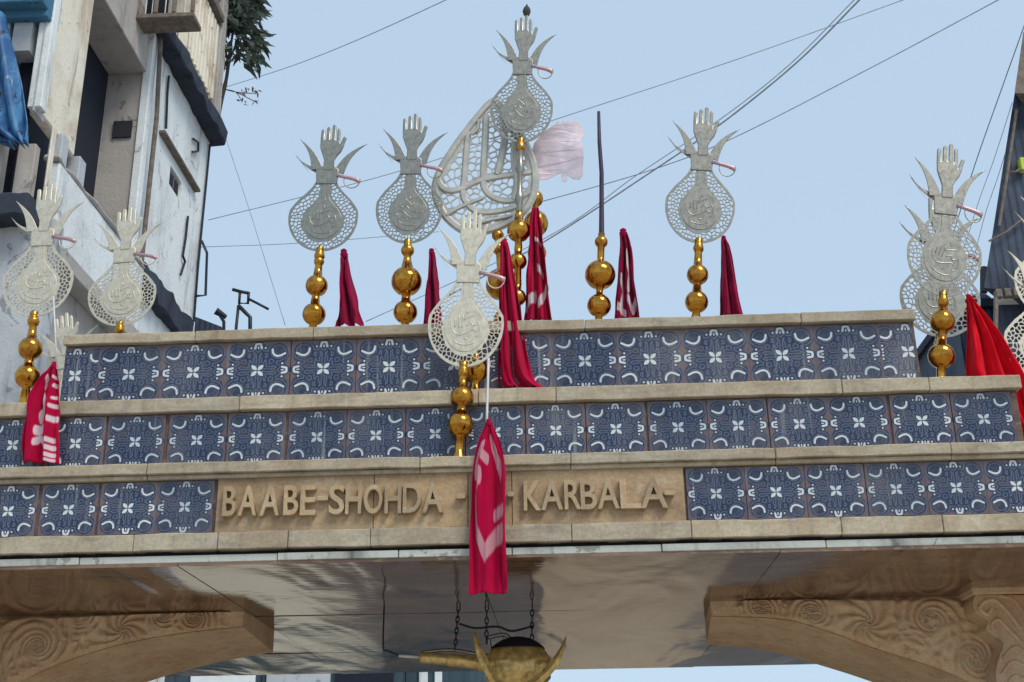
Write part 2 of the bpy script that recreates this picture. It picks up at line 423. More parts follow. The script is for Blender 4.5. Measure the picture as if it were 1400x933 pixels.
def sheet():
    n = NB('dark_blue_sheet'); a = n.noise(n.pos(), 1.6, 6, .65, .5); st = n.noise(n.pos((6, 6, .4)), 1.5, 5, .6)
    col = n.mix(n.ramp(a, .3, .7), lin(36, 44, 62), lin(66, 76, 94)); col = n.mix(n.M('MULTIPLY', n.ramp(st, .55, .75), .6), col, lin(22, 26, 36))
    w_ = n.t.nodes.new('ShaderNodeTexWave'); w_.wave_type = 'BANDS'; w_.bands_direction = 'X'; w_.inputs['Scale'].default_value = 3.2; w_.inputs['Distortion'].default_value = .6; n.put(w_.inputs[0], n.pos())
    n.bump(n.M('MULTIPLY_ADD', a, .6, w_.outputs[1]), .5, .03)
    return n.out(col, .7, 0, .4)
M['darkwall'] = sheet()
M['leaf'] = plain('dark_leaf', (.03, .05, .035), .6)
M['leaf_dry'] = plain('dry_leaf', lin(110, 84, 92), .7)
M['bark'] = plain('bark', lin(70, 60, 58), .9)
M['asphalt'] = stone('old_asphalt', lin(104, 96, 90), lin(88, 82, 80), lin(74, 70, 68), .4, layer=False)
M['road'] = stone('dusty_road', lin(190, 180, 164), lin(172, 162, 148), lin(150, 140, 128), .4, layer=False)
M['paving_tan'] = stone('tan_paving', lin(190, 168, 136), lin(172, 150, 120), lin(140, 124, 104), .4, layer=False)
M['paving'] = stone('pale_paving', lin(236, 228, 204), lin(222, 212, 188), lin(170, 160, 140), .4, layer=False)

# ------------------------------------------------------------------ ground
g = MB().box(-300, 300, -120, 700, -.3, 0).build('ground', M['road']); g['kind'] = 'structure'
SZ_ = 3.33
def mirrored(px, py):                    # where a glance off the polished ceiling lands on the street
    p = at_z(px, py, SZ_); d = ray(px, py); return p + Vector((d.x, d.y, -d.z)) * (SZ_ / d.z)
o_ = MB().box(-30, 30, 8.5, 200, .002, .008).build('road', M['asphalt']); o_['kind'] = 'structure'  # dark strip added to darken the middle of the ceiling reflection
for nm, xa_, xb_, ya_, yb_, mt_ in (('courtyard', mirrored(250, 840).x, mirrored(475, 840).x, 13, 60, 'paving'), ('pavement', mirrored(740, 840).x, mirrored(960, 840).x, 9, 60, 'paving_tan')):  # unseen slabs added where the ceiling reflection should turn cream and tan
    o_ = MB().box(xa_, xb_, ya_, yb_, .004, .12).build(nm, M[mt_]); o_['kind'] = 'structure'

# ------------------------------------------------------------------ gateway
SOFZ = at_y(755, 759, 0).z
def zc(py, Y=0): return at_y(755, py, Y).z
XL, XR = -5.25, 4.9
Y1, Y2, Y3 = 0.0, 0.24, 0.46
Z_band_b = zc(742); Z_row_b = zc(718); Z_row_t = zc(644)
Z1 = zc(620, -.05)                    # top of lowest cap
Z2b = zc(552, Y2); Z2 = zc(530, Y2 - .04)
Z3b = zc(455, Y3); Z3 = zc(438, Y3 - .04)
gate = tag(empty('gateway', (0, 0, 0)), 'stepped stone gateway spanning the street, clad in blue patterned tiles and stone lettering', 'gateway')
X3L, X3R = at_y(88, 490, Y3).x, at_y(1256, 490, Y3).x
X2R = at_y(1394, 560, Y2).x
tier1 = MB().box(XL, XR, .012, .40, Z_band_b, Z1 - .075).build('lower_tier', M['backing'], gate)
tier2 = MB().box(XL, X2R, Y2 + .012, Y3 + .2, Z1 - .16, Z2 - .06).build('middle_tier', M['backing'], gate)
tier3 = MB().box(X3L, X3R, Y3 + .012, Y3 + .55, Z2 - .16, Z3 - .05).build('upper_tier', M['backing'], gate)
# copings cut into stones
def coping(x0, x1, joints, y0, y1, z0, z1, parent, lip=None):
    xs = [x0] + sorted(j for j in joints if x0 + .1 < j < x1 - .1) + [x1]
    for a, b in zip(xs, xs[1:]):
        dz = random.uniform(-.004, .004); dy = random.uniform(-.005, .005)
        mb = MB().box(a + .002, b - .002, y0 + dy, y1, z0, z1 + dz)
        rough(mb.build('coping_stone', M['stone'], parent, bevel=.006), .007, 16)
        if lip: MB().box(a + .002, b - .002, y0 + lip + dy, y1 - .02, Z_row_t + .001, z0 - .001).build('coping_stone', M['stone'], parent, bevel=.004)
jx = lambda px, py, Y: at_y(px, py, Y).x
coping(XL, XR, [jx(p, 635, 0) for p in (-60, 205, 575, 780, 1060, 1300)], -.06, .45, zc(635, -.05), Z1, tier1, .03)
coping(XL, X2R + .03, [jx(p, 540, Y2) for p in (60, 330, 655, 760, 1150, 1270)], Y2 - .045, Y3 + .2, Z2b + .004, Z2, tier2)
coping(X3L - .01, X3R + .01, [jx(p, 450, Y3) for p in (270, 430, 800, 1095)], Y3 - .045, Y3 + .6, Z3b + .003, Z3, tier3)
# bottom band
xs = [XL] + [jx(p, 735, 0) for p in (-40, 185, 300, 395, 507, 650, 782, 945, 1150, 1290)] + [XR]
for a, b in zip(xs, xs[1:]):
    MB().box(a + .002, b - .002, -.035 + random.uniform(-.004, .004), .3, Z_band_b, Z_row_b - .002).build('band_stone', M['stone'], tier1, bevel=.005)
    rough(COL.objects[-1], .006, 12)
# recess and painted edge beneath the band
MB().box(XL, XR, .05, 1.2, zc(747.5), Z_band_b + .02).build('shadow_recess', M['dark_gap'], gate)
ed = MB()
xs2 = [XL] + [jx(p, 755, 0) for p in (110, 380, 545, 700, 905, 1130)] + [XR]
for a, b in zip(xs2, xs2[1:]):
    MB().box(a + .003, b - .003, -.01 + random.uniform(-.006, .006), .9, SOFZ + .004, zc(748)).build('slab_edge', M['white_edge'], gate, bevel=.004)
# tiles
TH = (Z_row_t - Z_row_b); TW = .405
def tile_mesh(w, h, cut=(-1, 1)):
    x0, x1 = cut[0] * w / 2, cut[1] * w / 2; d = .012; c = .003
    me = bpy.data.meshes.new('tile')
    v = [(x0, d, -h / 2), (x1, d, -h / 2), (x1, d, h / 2), (x0, d, h / 2), (x0, c, -h / 2), (x1, c, -h / 2), (x1, c, h / 2), (x0, c, h / 2),
         (x0 + c, 0, -h / 2 + c), (x1 - c, 0, -h / 2 + c), (x1 - c, 0, h / 2 - c), (x0 + c, 0, h / 2 - c)]
    f = [(8, 9, 10, 11), (4, 5, 9, 8), (5, 6, 10, 9), (6, 7, 11, 10), (7, 4, 8, 11), (0, 1, 5, 4), (1, 2, 6, 5), (2, 3, 7, 6), (3, 0, 4, 7)]
    me.from_pydata(v, [], f); uv = me.uv_layers.new(name='UVMap')
    for lp in me.loops:
        q = v[lp.vertex_index]; uv.data[lp.index].uv = (2 * q[0] / w, 2 * q[2] / max(w * .96, h))
    me.materials.append(M['tile']); me.update(); return me
TM = tile_mesh(TW - .006, TH - .008)
def tiles(pxs, py, Y, zcen, parent, me=TM):
    for px in pxs:
        o = link('tile', me, None, parent); o.location = (jx(px, py, Y), Y + random.uniform(-.0015, .0015), zcen)
        o.rotation_euler = (0, random.uniform(-.004, .004), 0)
tiles((-68, 12, 94, 175, 252.5), 692, Y1, (Z_row_t + Z_row_b) / 2, tier1)
tiles((979, 1061, 1143, 1226, 1308.5, 1391, 1474), 672, Y1, (Z_row_t + Z_row_b) / 2, tier1)
zt2 = Z2b - .20 - .003
TM2 = tile_mesh(.424, .40)
tiles((-60, 20, 105, 186, 270, 350.5, 433.5, 514, 595, 677, 760, 842.5, 927.5, 1010, 1094, 1176, 1263, 1348), 590, Y2, zt2, tier2, TM2)
zt3 = Z3b - .236
TM3 = tile_mesh(.496, .472)
tiles((177, 264.5, 352, 442, 532, 621, 710, 800, 889, 979, 1071, 1162), 500, Y3, zt3, tier3, TM3)
tiles((104,), 500, Y3, zt3, tier3, tile_mesh(.49, .472, (-.36, .68)))
tiles((1243,), 490, Y3, zt3, tier3, tile_mesh(.49, .472, (-.8, .2)))
# inscription panel of stone slabs
for a, b in ((296, 511), (511, 640), (640, 700), (700, 937)):
    MB().box(jx(a, 690, 0) + .002, jx(b, 690, 0) - .002, -.006 + random.uniform(-.003, .003), .2, Z_row_b, Z_row_t + .01).build('inscription_slab', M['stone_panel'], tier1, bevel=.003)
def letter(ch, px0, px1, py0, py1):
    cu = bpy.data.curves.new('letter', 'FONT'); cu.body = ch; cu.extrude = .02; cu.offset = .012; cu.resolution_u = 4; cu.bevel_depth = .004
    o = bpy.data.objects.new('letter', cu); COL.objects.link(o)
    me = bpy.data.meshes.new_from_object(o.evaluated_get(bpy.context.evaluated_depsgraph_get()))
    bpy.data.objects.remove(o)
    x = [v.co.x for v in me.vertices]; y = [v.co.y for v in me.vertices]
    A = at_y(px0, py1, 0); B = at_y(px1, py0, 0)
    for v in me.vertices:
        tx = (v.co.x - min(x)) / (max(x) - min(x)); ty = (v.co.y - min(y)) / (max(y) - min(y))
        v.co = (A.x + (B.x - A.x) * tx, -.030 - v.co.z * 1.1, A.z + (B.z - A.z) * ty)
    bm = bmesh.new(); bm.from_mesh(me); bmesh.ops.recalc_face_normals(bm, faces=bm.faces); bm.to_mesh(me); bm.free()
    me.materials.clear()
    link('letter', me, M['stone_letter'], tier1)
k = 1 / 3.889
for ch, a, b, c, d in (('B', 100, 182, 145, 305), ('A', 184, 292, 142, 303), ('A', 298, 412, 140, 303), ('B', 424, 510, 140, 300), ('E', 512, 600, 138, 300),
                       ('-', 606, 662, 196, 222), ('S', 664, 752, 136, 296), ('H', 752, 842, 135, 294), ('O', 850, 952, 135, 294), ('H', 960, 1052, 130, 292),
                       ('D', 1056, 1156, 128, 288), ('A', 1160, 1272, 128, 288), ('-', 1344, 1388, 184, 212)):
    letter(ch, 280 + a * k, 280 + b * k, 630 + c * k, 630 + d * k)
for ch, a, b, c, d in (('-', 212, 242, 214, 240), ('K', 298, 386, 155, 315), ('A', 390, 502, 153, 312), ('R', 514, 598, 150, 309), ('B', 600, 680, 150, 309),
                       ('A', 690, 798, 146, 306), ('L', 810, 912, 144, 304), ('A', 918, 1052, 140, 302), ('-', 1042, 1092, 206, 232)):
    letter(ch, 640 + a * k, 640 + b * k, 620 + c * k, 620 + d * k)
# roof behind the parapets, soffit of polished slabs
ROOFZ = Z2 - .35
YB = at_z(755, 914, SOFZ).y
MB().box(XL, XR, Y3 + .1, YB, SOFZ + .03, ROOFZ).build('roof_slab', M['wall_grey'], gate)
rows = [-.008, at_z(755, 833, SOFZ).y, at_z(755, 861, SOFZ).y, 4.6, YB]
colx = [XL, -2.62, -.62, 1.42, XR]
for i, (a, b) in enumerate(zip(rows, rows[1:])):
    for c, d in zip(colx, colx[1:]):
        MB().box(c + .002, d - .002, a + .002, b - .002, 0, 1).build('soffit_slab', M['marble'], gate)
        o_ = COL.objects[-1]; ws = [random.uniform(-.004, .004) for _ in range(3)]
        for v in o_.data.vertices: v.co.z = SOFZ + .003 if v.co.z > .5 else SOFZ - .014 + ws[0] * .3 + ws[1] * (v.co.x - (c + d) / 2) / 1.3 + ws[2] * (v.co.y - (a + b) / 2)
# piers that carry the gate at both sides (outside the frame)
for a, b in ((XL, XL + .3), (XR - .3, XR)):
    MB().box(a, b, .5, YB - .3, 0, SOFZ - .013).build('pier', M['stone'], gate, bevel=.02)

# carved arch brackets under the soffit
YF = at_z(333, 834, SOFZ).y; YK = at_z(377, 860, SOFZ).y
def relief(p, volutes):
    h = 0
    for cx, cz, rad, sg, mth, ph in volutes:
        dx, dz = p[0] - cx, p[1] - cz; r = math.hypot(dx, dz) + 1e-4
        if r > rad: continue
        e = min(1, (1 - r / rad) * 3.2); th = math.atan2(dz, dx)
        if mth % 2: s = math.sin(mth * th * sg + 3.2 * math.log(r / rad) + ph)              # fanned leaf
        else: s = math.sin(2 * th * sg + 8.5 * math.log(r / rad) + ph)                       # scroll
        lob = 1 - .12 * abs(math.sin(mth * 1.5 * th + ph))
        e = min(1, max(0, (lob - r / rad)) * 4.5)
        h = max(h, e * (.35 + .65 * abs(s) ** .8) * (.75 + .25 * r / rad))
    return h
def bracket(front, back, xa, xb, volutes, hfun=None):
    """front / back: lower edges as (px, py) on the two faces"""
    NX, NT = 300, 56
    fr = smoothpts([Vector((at_y(a, b, YF).x, 0, at_y(a, b, YF).z)) for a, b in front], 12)
    bk = smoothpts([Vector((at_y(a, b, YK).x, 0, at_y(a, b, YK).z)) for a, b in back], 12)
    def zat(c, x):
        c = sorted(c, key=lambda q: q.x)
        if x <= c[0].x: return c[0].z + (c[1].z - c[0].z) / (c[1].x - c[0].x) * (x - c[0].x)
        for a, b in zip(c, c[1:]):
            if a.x <= x <= b.x: return a.z + (b.z - a.z) * (x - a.x) / max(1e-6, b.x - a.x)
        return c[-1].z + (c[-1].z - c[-2].z) / max(1e-6, c[-1].x - c[-2].x) * (x - c[-1].x)
    top = SOFZ - .010; v = []; f = []
    for i in range(NX + 1):
        x = xa[0] + (xb[0] - xa[0]) * i / NX; zb = zat(fr, x)
        for j in range(NT + 1):
            t = j / NT; z = top + (zb - top) * t
            edge = min(1, (1 - t) * 9) * min(1, t * 12)
            v.append((x, YF - .002 - .075 * relief((x, z), volutes) * edge, z))
    for i in range(NX):
        for j in range(NT):
            q = i * (NT + 1) + j; f.append((q, q + 1, q + NT + 2, q + NT + 1))
    br = gate
    carved = link('carved_spandrel', mesh('carved_spandrel', v, f, True), M['stone_carved'], br)
    # smooth intrados and body
    v = []; f = []
    N = 90
    for i in range(N + 1):
        s = i / N
        x = xa[0] + (xb[0] - xa[0]) * s; x2 = xa[1] + (xb[1] - xa[1]) * s
        v += [(x, YF - .012, top), (x, YF - .012, zat(fr, x) - .004), (x2, YK, zat(bk, x2)), (x2, YK, top)]
    for i in range(N):
        q = 4 * i
        f += [(q + 1, q + 2, q + 6, q + 5), (q + 2, q + 3, q + 7, q + 6)]
    f += [(0, 1, 2, 3), tuple(4 * N + t for t in (3, 2, 1, 0))]
    link('arch_bracket', mesh('arch_bracket', v, f), M['stone_carved'], br)
wx = lambda px, py: (at_y(px, py, YF).x, at_y(px, py, YF).z)
def vol(px, py, rad, sg, mth, ph): a = wx(px, py); return (a[0], a[1], rad, sg, mth, ph)
bracket([(333, 857), (250, 866), (168, 881), (90, 905), (25, 935), (-60, 985)], [(372, 892), (285, 909), (200, 933), (120, 965), (20, 1015)],
        (XL + .31, XL + .31), (at_y(333, 850, YF).x, at_y(374, 880, YK).x),
        [vol(170, 862, .42, 1, 5, 0), vol(55, 885, .50, -1, 6, 1), vol(270, 845, .30, 1, 4, 2), vol(-30, 860, .4, 1, 5, 1), vol(110, 845, .28, -1, 4, .5), vol(225, 840, .22, -1, 4, .2), vol(10, 930, .4, 1, 5, 2), vol(-70, 900, .45, -1, 6, 0)])
bracket([(979, 843), (1070, 847), (1136, 865), (1196, 887), (1274, 912), (1322, 933), (1420, 990)], [(972, 882), (1054, 891), (1122, 910), (1193, 933), (1300, 975), (1400, 1020)],
        (at_y(972, 840, YF).x, at_y(966, 880, YK).x), (XR - .31, XR - .31),
        [vol(1185, 855, .42, -1, 5, 0), vol(1270, 850, .40, 1, 6, 1), vol(1110, 840, .28, -1, 4, 2), vol(1330, 900, .5, -1, 6, 1), vol(1040, 832, .22, 1, 4, .4), vol(1240, 890, .26, 1, 4, 0), vol(1390, 850, .35, 1, 5, 0)])
# scrolled corbel at the right hand end
yc = YF - .32
sc_ = empty('corbel', (0, 0, 0)); sc_.parent = gate
P = lambda px, py, Y=yc: at_y(px, py, Y)
a, b = P(1326, 799), P(1326, 814)
MB().box(a.x, XR, yc - .04, YF + .02, b.z, a.z).build('corbel_cap', M['stone_carved'], sc_, bevel=.008)
prof = smoothpts([P(1334, 814), P(1330, 824), P(1334, 838), P(1350, 848), P(1349, 862), P(1362, 872), P(1372, 880), P(1366, 900), P(1362, 925), P(1372, 960), P(1400, 1000), P(1460, 1000), P(1460, 814)], 5)
MB().prism([(q.x, yc, q.z) for q in prof], (0, YF - yc + .05, 0)).build('corbel_body', M['stone_carved'], sc_, bevel=0)
for pts, r in (([(1395, 860), (1380, 840), (1362, 822), (1348, 822), (1340, 832), (1350, 840), (1356, 832)], .016), ([(1400, 840), (1385, 820), (1365, 815)], .012),
               ([(1398, 880), (1380, 862), (1366, 848), (1357, 852), (1358, 862)], .014), ([(1372, 900), (1386, 885), (1400, 890)], .012), ([(1370, 922), (1384, 905), (1400, 910)], .012), ([(1372, 945), (1386, 925), (1402, 930)], .012)):
    MB().tube(smoothpts([P(x, y, yc - .006) for x, y in pts], 6), r, 8).build('scroll_moulding', M['stone_carved'], sc_, smooth=True)

# ------------------------------------------------------------------ alams (hand-topped processional standards)
rng = random.Random(3)
def mir(right): return right + [(-x, z) for x, z in reversed(right) if abs(x) > 1e-6]
OUT = [(1.02 * math.sin(R_(t)), -.03 - 1.02 * math.cos(R_(t))) for t in range(0, 104, 6)]
OUT = mir(OUT + [(.90, .33), (.75, .52), (.59, .67), (.46, .81), (.37, .93), (.32, 1.05)])
INN = mir([(q.x, q.y) for q in smoothpts([Vector(p) for p in [(.0, -.71), (.2, -.68), (.4, -.55), (.54, -.33), (.576, -.14), (.53, .05), (.42, .22), (.28, .38), (.17, .52), (.115, .7), (.107, 1.0)]], 3)])
def along(poly, step, off, sign):
    out = []
    for i in range(len(poly)):
        a, b = poly[i], poly[(i + 1) % len(poly)]; L = math.hypot(b[0] - a[0], b[1] - a[1])
        if L < 1e-6: continue
        nx, ny = (b[1] - a[1]) / L, -(b[0] - a[0]) / L
        for k in range(max(1, int(L / step))):
            t = k / max(1, int(L / step)); out.append((a[0] + (b[0] - a[0]) * t + nx * off * sign, a[1] + (b[1] - a[1]) * t + ny * off * sign))
    return out
def alam_plate(seed, spacing, strut):
    r = random.Random(seed)
    ok = lambda p: inside(p, OUT) and not inside(p, INN) and dpoly(p, OUT) > .075 and dpoly(p, INN) > .065 and p[1] < .98
    dm = along(OUT, .05, .01, -1) + along(INN, .05, .005, 1)
    return plate('filigree_plate', OUT, filigree(ok, dm, (-1.05, 1.05, -1.1, 1.05), spacing, strut, r), .03, 0)
PLATES = [alam_plate(11, .112, .019), alam_plate(23, .122, .020), alam_plate(37, .105, .019)]
def shrink(poly, k, cz): return [(x * k, cz + (z - cz) * k) for x, z in poly]
INNER = plate('engraved_panel', shrink(INN, .97, 0), [], .05, .008)
def arcpt(cx, cz, r, a0, a1, n=8): return [(cx + r * math.cos(R_(a0 + (a1 - a0) * i / n)), cz + r * math.sin(R_(a0 + (a1 - a0) * i / n))) for i in range(n + 1)]
def finger(x0, x1, zt, zb):
    r = (x1 - x0) / 2; return [(x0, zb)] + arcpt((x0 + x1) / 2, zt - r, r, 180, 0, 6) + [(x1, zb)]
HAND = [(-.13, 1.40), (-.125, 1.72), (-.2, 1.9), (-.275, 2.1)] + finger(-.285, -.175, 2.68, 2.34) + finger(-.12, -.005, 2.76, 2.36) + finger(.045, .16, 2.83, 2.36) + finger(.195, .295, 2.71, 2.32) \
    + [(.31, 2.2), (.355, 2.33), (.39, 2.42), (.43, 2.455), (.48, 2.44), (.49, 2.4), (.45, 2.3), (.42, 2.15), (.36, 1.99), (.25, 1.85), (.18, 1.72), (.175, 1.40)]
HANDM = plate('hand', HAND, [], .09, .02)
COLLAR = plate('collar', [(-.30, .98), (.31, .98), (.335, 1.2), (.34, 1.42), (.22, 1.5), (-.2, 1.52), (-.34, 1.47), (-.32, 1.2)], [], .07, .015)
def blade(tip, b0, b1, bow):
    tip, b0, b1 = Vector(tip), Vector(b0), Vector(b1); out = []
    mid = (b0 + b1) / 2; n = Vector((-(tip - mid).y, (tip - mid).x)).normalized()
    for i in range(9):
        t = i / 8; out.append(b0.lerp(tip, t) + n * bow * math.sin(math.pi * t))
    for i in range(8, -1, -1):
        t = i / 8; q = b1.lerp(tip, t) + n * bow * math.sin(math.pi * t) * .9
        if i < 8: out.append(q)
    return plate('blade', [(q.x, q.y) for q in out], [], .04, .01)
BLADES = [blade((-.91, 2.38), (-.13, 1.42), (-.47, 1.42), -.10), blade((-1.04, 1.95), (-.22, 1.28), (-.42, 1.52), .07), blade((1.12, 2.26), (.18, 1.38), (.48, 1.30), .14)]
_h = MB(); _h.tube([(.30, -.05, 1.23), (.55, -.05, 1.18), (.78, -.05, 1.13), (.93, -.05, 1.08), (.99, -.05, 1.02)], [.045, .05, .055, .065, .05], 8)
HILT = mesh('hilt', _h.v, _h.f, True); HILT.materials.append(M['hilt'])
_h = MB(); _h.tube([(.76 + .24 * math.cos(R_(t)), -.05, 1.08 + .24 * math.sin(R_(t))) for t in range(-190, 11, 20)], .016, 6)
BOW = mesh('knuckle_bow', _h.v, _h.f, True)
# engraved script, raised as strokes
strokes = [[(-.42, .0), (-.36, -.2), (-.2, -.3), (.0, -.26), (.2, -.16), (.3, -.2)], [(-.3, .12), (-.3, -.1)], [(-.2, .2), (-.19, -.12)], [(-.08, .2), (-.1, -.12)], [(.34, .05), (.4, -.1), (.38, -.28), (.3, -.33)],
           [(-.06, .08), (.1, .16), (.24, .22)], [(.02, -.06), (.14, .02), (.2, -.06), (.3, -.02)], [(-.3, -.48), (-.1, -.54), (.12, -.54), (.28, -.48)], [(-.02, -.38), (.06, -.42)], [(.0, .36), (.04, .26), (.1, .32)], [(.0, .62), (.02, .48)]]
SCRIPTS = []
for flip, rot in ((1, 0), (-1, .25), (1, -.35)):
    _h = MB()
    for s_ in strokes: _h.tube(smoothpts([(flip * (x * math.cos(rot) - (z + .15) * math.sin(rot)) * .95, -.022, (x * math.sin(rot) + (z + .15) * math.cos(rot)) * .95 - .15) for x, z in s_ if z < .45 or not rot], 4), .019, 6) if s_[-1][1] < .4 or not rot else None
    SCRIPTS.append(mesh('raised_script', _h.v, _h.f, True)); SCRIPTS[-1].name = 'raised_script_v%d' % len(SCRIPTS)
SOCK = MB().lathe([(.05, -1.32), (.13, -1.28), (.16, -1.2), (.13, -1.1), (.1, -1.02), (.12, -.96), (.05, -.9)], 14)
SOCKM = mesh('socket', SOCK.v, SOCK.f, True)
def alam(label, ledge, base_px, cen, rpx, Y, balls, mat='silver', variant=0, parts=True, tip=0.0, yaw=0.0, gold='gold', finial=False, coneh=None, name='alam_standard', stem=None, hs=1.0):
    """ledge: z of the surface it stands on; cen: plate centre (px); balls: (py, radius px) down the pole"""
    c = at_y(cen[0], cen[1], Y); base = at_y(base_px, cen[1], Y); 
    for _ in range(6):                      # find base x at the ledge height along the pixel column given
        pass
    bx = at_y(base_px, 0, Y)
    # solve pixel row of the ledge at that column
    lo_, hi_ = -400.0, 1500.0
    for _ in range(40):
        md = (lo_ + hi_) / 2
        if at_y(base_px, md, Y).z > ledge: lo_ = md
        else: hi_ = md
    base = at_y(base_px, lo_, Y); base.z = ledge
    s = rpx * mpp(c) / 1.02
    el_ = math.asin((c - CAM).normalized().z); vk = math.cos(el_ - PITCH) / math.cos(el_) * (1.08 if finial else hs)
    ax = c - base; H = ax.length
    root = tag(empty(name, base), label, 'alam', 'hand topped silver standards on the gateway')
    root.rotation_euler = (0, math.atan2(ax.x, ax.z), 0)
    def put(nm, me, mt, par=root, dy=0.0):
        o = bpy.data.objects.new(nm, me); COL.objects.link(o); o.parent = par
        o.location = (0, dy, H); o.scale = (s, s, s * vk); o.rotation_euler = (tip, 0, yaw)
        if not me.materials: me.materials.append(mt)
        return o
    ms = M[mat]
    def pm(me):                              # meshes shared between alams of one metal
        key = me.name + mat
        if key not in PM:
            PM[key] = me.copy(); PM[key].materials.clear(); PM[key].materials.append(ms)
        return PM[key]
    put('filigree_plate', pm(PLATES[variant if variant else (0, 2)[int(base_px) % 2]]), ms)
    put('engraved_panel', pm(INNER), ms, dy=-.001); put('raised_script', pm(SCRIPTS[int(base_px) % 3]), ms)['kind'] = 'stuff'
    put('collar', pm(COLLAR), ms, dy=-.012 * s); put('hand', pm(HANDM), ms, dy=-.02 * s)
    for q, b in enumerate(BLADES): put('blade', pm(b), ms, dy=(-.03, .03, .02)[q] * s)
    put('hilt', HILT, M['hilt']); put('knuckle_bow', pm(BOW), ms)
    put('socket', SOCKM, M[gold])
    if finial:
        k = MB(); k.lathe([(.03, 2.6), (.04, 2.8), (.11, 2.88), (.14, 2.97), (.11, 3.07), (.05, 3.13), (.02, 3.2)], 12, (.1, 0, 0)); put('finial', mesh('finial', k.v, k.f, True), M['bark'])
    # pole with spheres: profile from the ledge up
    prof = [(.10 * s * 2, 0.0), (.10 * s * 2, .015), (.05, .05)] if coneh is None else [(coneh, 0.0), (coneh * .95, .012), (coneh * .45, .07)]
    zs = []
    for py, r in balls:
        lo_, hi_ = 0.0, 1.0
        for _ in range(30):
            md = (lo_ + hi_) / 2; q = base + ax * md
            v = q - CAM; yy = CY - F * v.dot(up) / v.dot(fw)
            if yy > py: lo_ = md
            else: hi_ = md
        zs.append((lo_ * H, r * mpp(c)))
    zs.sort()
    thin = .028
    for z, r in zs:
        a0 = math.asin(min(.99, thin / r))
        z0 = z - r * math.cos(a0)
        if z0 > prof[-1][1] + .005: prof.append((thin, z0))
        for i in range(13):
            a = a0 + (math.pi - 2 * a0) * i / 12
            if z - r * math.cos(a) > prof[-1][1] + .001: prof.append((r * math.sin(a), z - r * math.cos(a)))
        prof[-1] = (max(thin, r * .42), prof[-1][1] - r * .08)
        prof.append((thin * 1.15, z + r * 1.0 + r * .55))
    ztop_ = H - 1.15 * s * vk
    if stem:
        z0 = prof[-1][1]; prof.append((thin, z0 + .02)); L = ztop_ - z0
        st = MB().lathe([(.02, z0 + .01), (.03, z0 + .03), (.022, z0 + L * .12), (.036, z0 + L * .22), (.036, z0 + L * .26), (.02, z0 + L * .34), (.02, z0 + L * .58), (.04, z0 + L * .66), (.022, z0 + L * .76), (.02, z0 + L * .9), (.04, z0 + L), (.02, z0 + L + .03)], 12)
        link('stem', mesh('stem', st.v, st.f, True), ms, root)
    else: prof.append((thin, max(prof[-1][1] + .01, ztop_)))
    mb = MB().lathe(prof, 28)
    me = mesh('ball_pole', mb.v, mb.f, True)
    link('ball_pole', me, M[gold], root)
    return root, base, s
PM = {}
T3, T2, T1 = Z3, Z2, Z1
YT = Y3 + .25
alam('silver hand standard on two close gilded balls, beside a short plain maroon flag', T3, 426, (442, 296), 48, YT, [(430, 15.5), (391, 15), (358, 7)], hs=.96)
alam('silver hand standard on one large and one smaller gilded ball, beside the big openwork teardrop', T3, 553, (559.5, 284), 46, YT, [(427, 16), (385, 20.5), (343, 9)], hs=1.03)
alam('silver hand standard on two equal gilded balls standing alone against open sky', T3, 951, (957, 281), 47.5, YT, [(413, 15.5), (376, 14.5), (338, 6)], hs=1.05)
alam('tallest silver hand standard, a dark knob on its fingertips, overlapping the openwork teardrop', T3, 706, (713, 147), 43, YT - .04, [(407, 11.5), (358, 11.5), (316, 15.5)], finial=True, variant=1, stem=True)
alam('large pale silver hand standard in front of the tiles, beside the hanging banner rod', T1, 627, (637, 442), 52, .13, [(581, 17.5), (544, 16), (507, 7)], mat='silver_pale', gold='gold', coneh=.075, hs=1.11)
alam('pale silver hand standard above the striped flag, before the grey building wall', T2, 32, (52, 383), 49, .46, [(515, 16.5), (477, 16), (440, 8)], mat='silver_pale', variant=1)
alam('cream hand standard with its disc resting at the parapet top in front of the building', ROOFZ, 150, (167, 401), 47, 1.5, [], mat='silver_pale', hs=.93)
alam('hand standard of which only the white fingers show above the end of the parapet', ROOFZ, 100, (93, 545), 44, 1.75, [], mat='silver_pale', variant=1)
alam('higher of two overlapping silver hand standards beside the scarlet flag, on brass balls', T2, 1286, (1291, 347), 50, .46, [(487, 17.5), (440, 16.5), (411, 7)], coneh=.07, hs=1.14)
alam('lower of two overlapping silver hand standards beside the scarlet flag, standing behind', ROOFZ, 1287, (1285, 406), 54, 1.3, [], variant=1)
alam('cream hand standard behind the scarlet flag, cut by the frame, lower disc', T1, 1432, (1428, 468), 54, .46, [(590, 15)], mat='silver_pale', variant=1)
alam('cream hand standard beyond the scarlet flag, cut by the frame, higher blades', ROOFZ, 1436, (1438, 385), 50, 1.2, [], mat='silver_pale')

